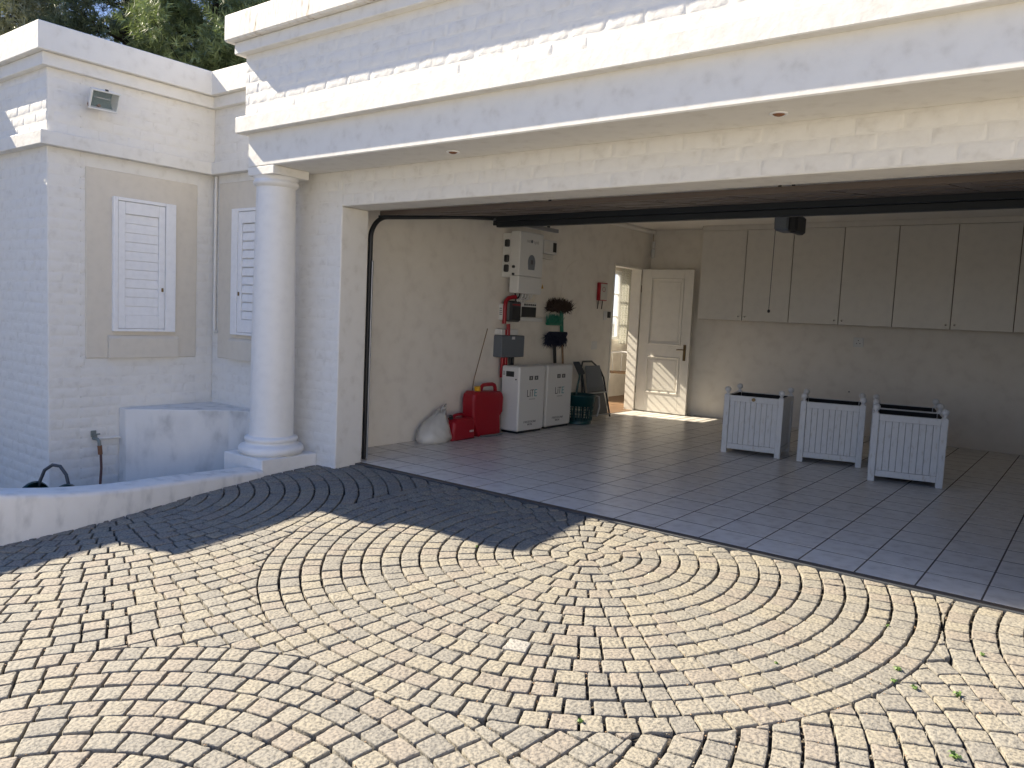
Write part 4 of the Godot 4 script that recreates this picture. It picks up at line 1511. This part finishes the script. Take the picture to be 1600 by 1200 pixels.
	put("handle", st, M.black_plastic, br)
	st = mb()
	bristles(st, Vector3(0.05, 1.10, 0.24), Vector3(0.03, 0.02, 0.1), Vector3(0.05, -0.07, 0.02), 420, 0.07)
	put("mop_strands", st, M.navy_bristle, br)
	br = thing("green_broom", "green broom with green handle standing against the wall", "broom", Vector3(-3.815, 0, -3.78))
	st = mb()
	tube(st, [Vector3(0, 0.0, 0), Vector3(0.04, 0.98, 0.19)], 0.009, 8)
	put("handle", st, M.stick_wood, br)
	st = mb()
	tube(st, [Vector3(0.04, 0.97, 0.188), Vector3(0.055, 1.4, 0.265)], 0.024, 10)
	put("grip_sleeve", st, M.green_plastic, br)
	st = mb()
	box(st, Vector3(0.03, 1.2, 0.28), Vector3(0.1, 1.235, 0.56), 0.01)
	put("head", st, M.green_plastic, br)
	st = mb()
	bristles(st, Vector3(0.065, 1.235, 0.42), Vector3(0.03, 0.0, 0.135), Vector3(0.0, 0.085, -0.02), 240, 0.03)
	put("bristles", st, M.green_plastic, br)
	br = thing("feather_duster", "dark brown shaggy duster on a thin stick, topmost of the leaning tools", "duster", Vector3(-3.825, 0, -3.83))
	st = mb()
	tube(st, [Vector3(0, 0.0, 0), Vector3(0.055, 1.38, 0.29)], 0.007, 8)
	put("stick", st, M.stick_wood, br)
	st = mb()
	bristles(st, Vector3(0.06, 1.42, 0.36), Vector3(0.05, 0.035, 0.19), Vector3(0.0, 0.02, 0.0), 1500, 0.085)
	put("feathers", st, M.brown_fluff, br)

func bristles(st: SurfaceTool, c: Vector3, spread: Vector3, dir: Vector3, n: int, wild: float) -> void:
	for i in n:
		var p := c + Vector3(rng.randf_range(-1, 1) * spread.x, rng.randf_range(-1, 1) * spread.y, rng.randf_range(-1, 1) * spread.z)
		var d := dir + Vector3(rng.randf_range(-1, 1), rng.randf_range(-1, 1), rng.randf_range(-1, 1)) * wild
		var s := d.cross(Vector3(rng.randf(), rng.randf(), rng.randf())).normalized() * 0.007
		tri(st, p - s, p + s, p + d)

func build_planters() -> void:
	var spots := [[Vector3(-1.493, 0, -3.206), 0.147, "white slatted planter box with a round knob on its top rail"], [Vector3(-0.758, 0, -3.32), 0.255, "middle white planter box standing between the other planters"], [Vector3(0.002, 0, -2.864), 0.22, "white planter box in front of another one, nearest the paving"], [Vector3(-0.131, 0, -3.452), 0.22, "white planter box tucked behind the one nearest the paving"]]
	var w := 0.585
	for s in spots:
		var p := thing("planter_box", s[2], "planter", s[0], s[1], "white planter boxes in the garage")
		var h := 0.60
		var lg := 0.055
		for c in [Vector2(0, 0), Vector2(w - lg, 0), Vector2(0, -w + lg), Vector2(w - lg, -w + lg)]:
			var st := mb()
			box(st, Vector3(c.x, 0, c.y - lg), Vector3(c.x + lg, h, c.y), 0.004)
			var leg := put("leg", st, M.planter_white, p)
			st = mb()
			lathe(st, Vector3(c.x + lg / 2, h, c.y - lg / 2), [[0.022, -0.001], [0.022, 0.006], [0.013, 0.012], [0.012, 0.02], [0.02, 0.027], [0.028, 0.037], [0.031, 0.05], [0.029, 0.063], [0.022, 0.073], [0.011, 0.079], [0.0, 0.081]], 18)
			put("ball_finial", st, M.planter_white, leg)
		for side in 4:
			var t := Transform3D(Basis(Vector3.UP, side * PI / 2), Vector3(w / 2, 0, -w / 2))
			var half: float = w / 2 - lg
			for r in [["bottom_rail", 0.045, 0.10], ["top_rail", h - 0.065, h - 0.006]]:
				var st := mb()
				box(st, Vector3(-half + 0.0005, r[1], w / 2 - 0.036), Vector3(half - 0.0005, r[2], w / 2 - 0.008), 0.003)
				put(r[0], st, M.planter_white, p, t)
			var n := 9
			var bw := (half * 2) / n
			var st2 := mb()
			box(st2, Vector3(-bw / 2 + 0.0012, 0.1005, w / 2 - 0.032), Vector3(bw / 2 - 0.0012, h - 0.0655, w / 2 - 0.018), 0.003)
			var board := mesh_of(st2)
			for i in n:
				put_mesh("board", board, M.planter_white, p, t * Transform3D(Basis.IDENTITY, Vector3(-half + bw * (i + 0.5), 0, rng.randf_range(-0.001, 0.001))))
		var st3 := mb()
		box(st3, Vector3(0.04, 0.06, -w + 0.04), Vector3(w - 0.04, 0.48, -0.04), 0.0)
		for e in [[0.034, 0.05], [w - 0.05, w - 0.034]]:
			box(st3, Vector3(e[0], 0.481, -w + 0.051), Vector3(e[1], h - 0.012, -0.051), 0.0)
			box(st3, Vector3(0.034, 0.481, -e[1]), Vector3(w - 0.034, h - 0.012, -e[0]), 0.0)
		put("black_liner", st3, M.liner_black, p)
		if s[0].x < -1.0:
			var st4 := mb()
			tube(st4, [Vector3(w / 2, h - 0.035, -0.008), Vector3(w / 2, h - 0.035, 0.006)], 0.018, 14)
			put("round_badge", st4, M.brass, p)

func build_outside_things() -> void:
	# low curved kerb wall between the drive and the sunken yard
	var kb := thing("kerb_wall", "low white plastered kerb wall curving away from the column plinth", "wall")
	var path := [Vector3(-3.567, 0.0, 0.8185), Vector3(-3.525, 0.016, 1.2), Vector3(-3.47, 0.037, 1.56), Vector3(-3.391, 0.06, 1.99), Vector3(-3.352, 0.096, 2.384), Vector3(-3.361, 0.142, 2.72), Vector3(-3.39, 0.19, 3.2), Vector3(-3.42, 0.24, 4.0), Vector3(-3.42, 0.25, 5.2)]
	var st := mb()
	st.set_smooth_group(1)
	var rings := []
	var curve := Curve3D.new()
	for i in path.size():
		var tangent: Vector3 = (path[mini(i + 1, path.size() - 1)] - path[maxi(i - 1, 0)]) * 0.16
		curve.add_point(path[i], -tangent, tangent)
	var total := curve.get_baked_length()
	var n := 60
	for i in n + 1:
		var p := curve.sample_baked(total * i / n)
		var y := p.y
		var wob := bumpy.get_noise_2d(i * 14.0, 3.0) * 0.006
		var base := ground_y(p.z) - 0.1
		rings.append([Vector3(p.x + wob * 0.5, base, p.z), Vector3(p.x + wob, y - 0.03, p.z), Vector3(p.x - 0.006 + wob, y - 0.01, p.z), Vector3(p.x - 0.024, y + wob * 0.5, p.z), Vector3(p.x - 0.215, y + 0.002, p.z), Vector3(p.x - 0.235, y - 0.008, p.z), Vector3(p.x - 0.24, y - 0.03, p.z), Vector3(p.x - 0.24, -0.56, p.z)])
	for i in n:
		for k in 7:
			quad(st, rings[i][k], rings[i + 1][k], rings[i + 1][k + 1], rings[i][k + 1])
	st.set_smooth_group(-1)
	for e in [0, n]:
		for k in range(1, 7):
			tri(st, rings[e][0], rings[e][k], rings[e][k + 1])
	put("wall", st, M.weathered_paint, kb)
	# low retaining wall behind it
	var lw := thing("low_wall", "low white wall cutting the corner below the shuttered windows", "wall")
	st = mb()
	prism(st, [Vector2(-5.163, 1.168), Vector2(-5.05, 1.165), Vector2(-4.9, 1.0), Vector2(-4.54, 0.50), Vector2(-4.40, 0.42), Vector2(-4.125, 0.40), Vector2(-4.125, 0.2915), Vector2(-5.163, 0.2915)], -0.56, 0.345, 0.006)
	put("wall", st, M.weathered_paint, lw)
	# garden tap with its supply pipe and hose
	var tp := thing("garden_tap", "weathered garden tap with hose fitting on the wing wall", "tap", Vector3(-5.158, 0.09, 1.385))
	st = mb()
	box(st, Vector3(0.0, 0.02, -0.022), Vector3(0.012, 0.075, 0.022), 0.003)
	put("wall_plate", st, M.verdigris, tp)
	st = mb()
	tube(st, [Vector3(0.0, 0.01, 0), Vector3(0.075, 0.01, 0), Vector3(0.1, -0.003, -0.002), Vector3(0.105, -0.045, -0.004)], 0.014, 10)
	put("spout", st, M.verdigris, tp)
	st = mb()
	tube(st, [Vector3(0.06, 0.02, 0), Vector3(0.06, 0.05, 0)], 0.007, 8)
	tube(st, [Vector3(0.06, 0.05, -0.028), Vector3(0.06, 0.05, 0.028)], 0.006, 8)
	put("turn_handle", st, M.verdigris, tp)
	st = mb()
	tube(st, [Vector3(0.105, -0.04, -0.004), Vector3(0.106, -0.115, -0.01)], 0.018, 12)
	put("hose_fitting", st, M.rust, tp)
	st = mb()
	tube(st, [Vector3(0.02, 0.005, -0.01), Vector3(0.02, 0.0, -0.216)], 0.011, 8)
	put("supply_pipe", st, M.render_paint, tp)
	var hs := thing("hose", "brown hose hanging from the garden tap", "hose", Vector3(-5.05, -0.02, 1.372))
	st = mb()
	tube(st, [Vector3(-0.002, -0.005, 0), Vector3(0.0, -0.12, -0.004), Vector3(-0.008, -0.3, 0.004), Vector3(-0.02, -0.45, 0.02), Vector3(0.02, -0.515, 0.06), Vector3(0.12, -0.518, 0.12)], 0.011, 8)
	put("pipe", st, M.hose_brown, hs)
	# hose reel showing over the kerb wall
	var hr := thing("hose_reel", "dark green hose reel with grey loop handle behind the kerb wall", "hose reel", Vector3(-4.22, -0.55, 2.12), 0.5)
	st = mb()
	for x in [-0.13, 0.115]:
		var wheel := mb()
		lathe(wheel, Vector3.ZERO, [[0.0, 0.0], [0.19, 0.0], [0.2, 0.008], [0.19, 0.016], [0.0, 0.016]], 28)
		put("reel_flange", wheel, M.teal_plastic, hr, Transform3D(Basis(Vector3.BACK, -PI / 2), Vector3(x, 0.33, 0)))
	st = mb()
	lathe(st, Vector3.ZERO, [[0.15, -0.114], [0.16, -0.05], [0.158, 0.05], [0.15, 0.114]], 28)
	put("wound_hose", st, M.green_plastic, hr, Transform3D(Basis(Vector3.BACK, -PI / 2), Vector3(0, 0.33, 0)))
	st = mb()
	for x in [-0.15, 0.15]:
		tube(st, [Vector3(x, 0.01, 0.2), Vector3(x, 0.33, 0), Vector3(x, 0.01, -0.2)], 0.013, 8)
	put("stand", st, M.charcoal, hr)
	st = mb()
	tube(st, [Vector3(-0.15, 0.33, 0), Vector3(-0.13, 0.47, -0.05), Vector3(-0.085, 0.6, -0.07), Vector3(-0.03, 0.64, -0.08), Vector3(0.03, 0.635, -0.08), Vector3(0.085, 0.58, -0.07), Vector3(0.13, 0.47, -0.05), Vector3(0.15, 0.33, 0)], 0.012, 10)
	put("loop_handle", st, M.charcoal, hr)
	# floodlight on the wing
	var fl := thing("floodlight", "weathered white floodlight tilted down on the wing wall", "floodlight", Vector3(-5.16, 2.845, 1.37))
	st = mb()
	tube(st, [Vector3(0.0, 0.0, 0.03), Vector3(0.015, 0.0, 0.03)], 0.03, 14)
	tube(st, [Vector3(0.01, -0.005, 0.03), Vector3(0.07, -0.035, 0.03), Vector3(0.12, -0.02, 0.02)], 0.012, 8)
	put("bracket", st, M.rust, fl)
	var hd := Node3D.new()
	hd.name = "lamp_head"
	fl.add_child(hd)
	hd.transform = Transform3D(Basis(Vector3.UP, PI / 2 - 0.1) * Basis(Vector3.RIGHT, 0.5), Vector3(0.14, 0.03, 0.0))
	st = mb()
	# tapered housing open to the front
	var fw := 0.105
	var fh := 0.075
	var lo := [Vector3(-fw * 0.75, -fh * 0.7, -0.09), Vector3(fw * 0.75, -fh * 0.7, -0.09), Vector3(fw * 0.75, fh * 0.7, -0.09), Vector3(-fw * 0.75, fh * 0.7, -0.09)]
	var hi := [Vector3(-fw, -fh, 0.03), Vector3(fw, -fh, 0.03), Vector3(fw, fh, 0.03), Vector3(-fw, fh, 0.03)]
	for i in 4:
		quad(st, lo[i], lo[(i + 1) % 4], hi[(i + 1) % 4], hi[i])
	quad(st, lo[3], lo[2], lo[1], lo[0])
	put("housing", st, M.appliance_white, hd)
	st = mb()
	box(st, Vector3(-fw - 0.006, -fh - 0.006, 0.0302), Vector3(fw + 0.006, -fh + 0.008, 0.046), 0.003)
	box(st, Vector3(-fw - 0.006, fh - 0.008, 0.0302), Vector3(fw + 0.006, fh + 0.006, 0.046), 0.003)
	box(st, Vector3(-fw - 0.006, -fh + 0.0085, 0.0302), Vector3(-fw + 0.008, fh - 0.0085, 0.046), 0.003)
	box(st, Vector3(fw - 0.008, -fh + 0.0085, 0.0302), Vector3(fw + 0.006, fh - 0.0085, 0.046), 0.003)
	put("bezel", st, M.appliance_white, hd)
	st = mb()
	quad(st, Vector3(-fw, -fh, 0.036), Vector3(fw, -fh, 0.036), Vector3(fw, fh, 0.036), Vector3(-fw, fh, 0.036))
	put("front_glass", st, M.glass, hd)
	st = mb()
	st.set_smooth_group(1)
	for i in 10:
		var a := lerpf(-1.35, 1.35, i / 10.0)
		var b := lerpf(-1.35, 1.35, (i + 1) / 10.0)
		quad(st, Vector3(-fw * 0.8, sin(a) * fh * 0.95, 0.02 - cos(a) * 0.09), Vector3(fw * 0.8, sin(a) * fh * 0.95, 0.02 - cos(a) * 0.09), Vector3(fw * 0.8, sin(b) * fh * 0.95, 0.02 - cos(b) * 0.09), Vector3(-fw * 0.8, sin(b) * fh * 0.95, 0.02 - cos(b) * 0.09))
	put("reflector", st, M.lamp_glass, hd)
	st = mb()
	tube(st, [Vector3(-0.06, 0, -0.02), Vector3(0.06, 0, -0.02)], 0.006, 8)
	put("tube_bulb", st, M.reflector, hd)
	st = mb()
	box(st, Vector3(-0.012, fh + 0.0062, 0.03), Vector3(0.012, fh + 0.018, 0.05), 0.003)
	put("clip", st, M.charcoal, hd)
	# weeds between the stones
	for s in [[1.027, 1.039, 1.0], [1.035, 1.151, 0.8], [1.112, 1.158, 0.9], [1.281, 0.669, 0.7], [1.252, 1.107, 1.0], [1.307, 1.565, 1.2], [0.22, 2.167, 0.7], [-1.243, 0.998, 0.6], [0.62, 1.3, 0.5], [0.9, 0.62, 0.5]]:
		var wd := thing("weed", "small bright green weed sprouting from a joint in the paving", "weed", Vector3(s[0], ground_y(s[1]) - 0.012, s[1]), rng.randf() * TAU, "weeds in the paving joints")
		st = mb()
		for i in 11:
			var a := TAU * i / 11 + rng.randf_range(-0.3, 0.3)
			var l: float = rng.randf_range(0.012, 0.023) * s[2]
			var d := Vector3(cos(a), 0, sin(a))
			var sd: Vector3 = Vector3(-sin(a), 0, cos(a)) * 0.006 * s[2]
			var m1 := d * l * 0.55 + Vector3(0, 0.018 + l * rng.randf_range(0.2, 0.6), 0)
			var m2 := d * l + Vector3(0, 0.014 + l * 0.2, 0)
			tri(st, Vector3.ZERO, m1 - sd, m1 + sd)
			tri(st, m1 + sd, m1 - sd, m2)
		put("leaves", st, M.weed_leaf, wd)

func build_bounce_wall() -> void:  # out-of-view wall added as a reflector, warms the faces turned to it
	var b := thing("added_bounce_wall", "unseen white wall added to bounce warm sunlight onto the wing", "wall", Vector3(6.8, -0.6, 0))
	var st := mb()
	box(st, Vector3(0, 0, 1.0), Vector3(0.25, 3.2, 14.0), 0.01)
	put("wall", st, M.render_paint, b)
	st = mb()
	box(st, Vector3(-0.05, 3.2005, 1.0), Vector3(0.3, 3.32, 14.0), 0.01)
	put("coping", st, M.cornice_paint, b)

func needle_tuft(sd: int) -> ArrayMesh:
	var r := RandomNumberGenerator.new()
	r.seed = sd
	var st := mb()
	for i in 34:
		var along := r.randf()
		var p := Vector3(0, 0, along * 0.34)
		var a := r.randf() * TAU
		var d := Vector3(cos(a), sin(a), r.randf_range(0.3, 1.0)).normalized() * r.randf_range(0.10, 0.2)
		var s := d.cross(Vector3(r.randf() - 0.5, r.randf() - 0.5, r.randf() - 0.5)).normalized() * 0.011
		tri(st, p - s, p + s, p + d)
	return mesh_of(st)

func build_trees() -> void:
	var tufts := [needle_tuft(1), needle_tuft(2)]
	var specs := [
		[Vector3(-17.6, -0.62, -7.4), 11.5, 3.4, 5200, "dense mid green conifer rising behind the link wall", Color(0.14, 0.185, 0.08), 5],
		[Vector3(-20.0, -0.62, -6.3), 12.5, 2.7, 2600, "dark blue-green conifer with gaps of sky behind the wing", Color(0.07, 0.10, 0.065), 8],
		[Vector3(-22.5, -0.62, -4.1), 12.0, 2.9, 2800, "pale grey-green conifer rising above the wing cornice corner", Color(0.21, 0.225, 0.14), 13],
		[Vector3(-24.5, -0.62, -10.5), 15.0, 3.4, 3000, "tall dark conifer behind the mid green one", Color(0.05, 0.07, 0.035), 21]]
	for s in specs:
		var t := thing("conifer", s[4], "tree", s[0], 0.0, "conifers behind the house")
		var r := RandomNumberGenerator.new()
		r.seed = s[6]
		var h: float = s[1]
		var st := mb()
		tube(st, [Vector3.ZERO, Vector3(0.1, h * 0.35, 0.05), Vector3(-0.05, h * 0.7, 0), Vector3(0.0, h, 0)], 0.24, 12, 0.03)
		put("trunk", st, M.bark, t)
		st = mb()
		var where := []
		var limbs := 80
		for i in limbs:
			var f := lerpf(0.22, 0.98, (i + r.randf()) / limbs)
			var reach: float = s[2] * pow(1.0 - f, 0.45) * r.randf_range(0.65, 1.1) * 1.05
			var a := r.randf() * TAU
			var d := Vector3(cos(a), r.randf_range(-0.05, 0.5), sin(a)).normalized()
			var root := Vector3(0, f * h, 0)
			var mid := root + d * reach * 0.55 + Vector3(0, -0.05 * reach, 0)
			var tip := root + d * reach + Vector3(0, 0.12 * reach, 0)
			tube(st, [root, mid, tip], 0.045, 5, 0.008)
			var per := int(s[3] / limbs)
			for k in per:
				var g := sqrt(r.randf_range(0.06, 1.0))
				var p := root.lerp(mid, g * 2) if g < 0.5 else mid.lerp(tip, g * 2 - 1)
				p += Vector3(r.randfn(), r.randfn() * 0.7, r.randfn()) * 0.26 * (0.6 + 0.4 * reach / 2.5)
				var dir := (d + Vector3(r.randfn(), r.randfn() * 0.6 + 0.25, r.randfn()) * 0.7).normalized()
				where.append([p, dir])
		put("limbs", st, M.bark, t)
		var tones := [mb(), mb(), mb(), mb()]
		for k in where.size():
			var w: Array = where[k]
			var size := r.randf_range(0.8, 1.5)
			var at := Transform3D(Basis.looking_at(-w[1], Vector3(r.randf() - 0.5, 1, r.randf() - 0.5).normalized()).scaled(Vector3.ONE * size), w[0])
			tones[r.randi() % 4].append_from(tufts[k % 2], 0, at)
		var me: ArrayMesh
		for k in 4:
			me = tones[k].commit(me)
			var c: Color = s[5]
			var v: float = [0.6, 0.85, 1.1, 1.4][k]
			var nm := mat("needles", lin(c.r * v, c.g * v * [1.0, 1.04, 0.98, 0.95][k], c.b * v), 0.6)
			nm.uv1_triplanar = false
			nm.backlight_enabled = true
			nm.backlight = lin(c.r * 0.5, c.g * 0.5, c.b * 0.3)
			me.surface_set_material(k, nm)
		put_mesh("foliage", me, null, t)
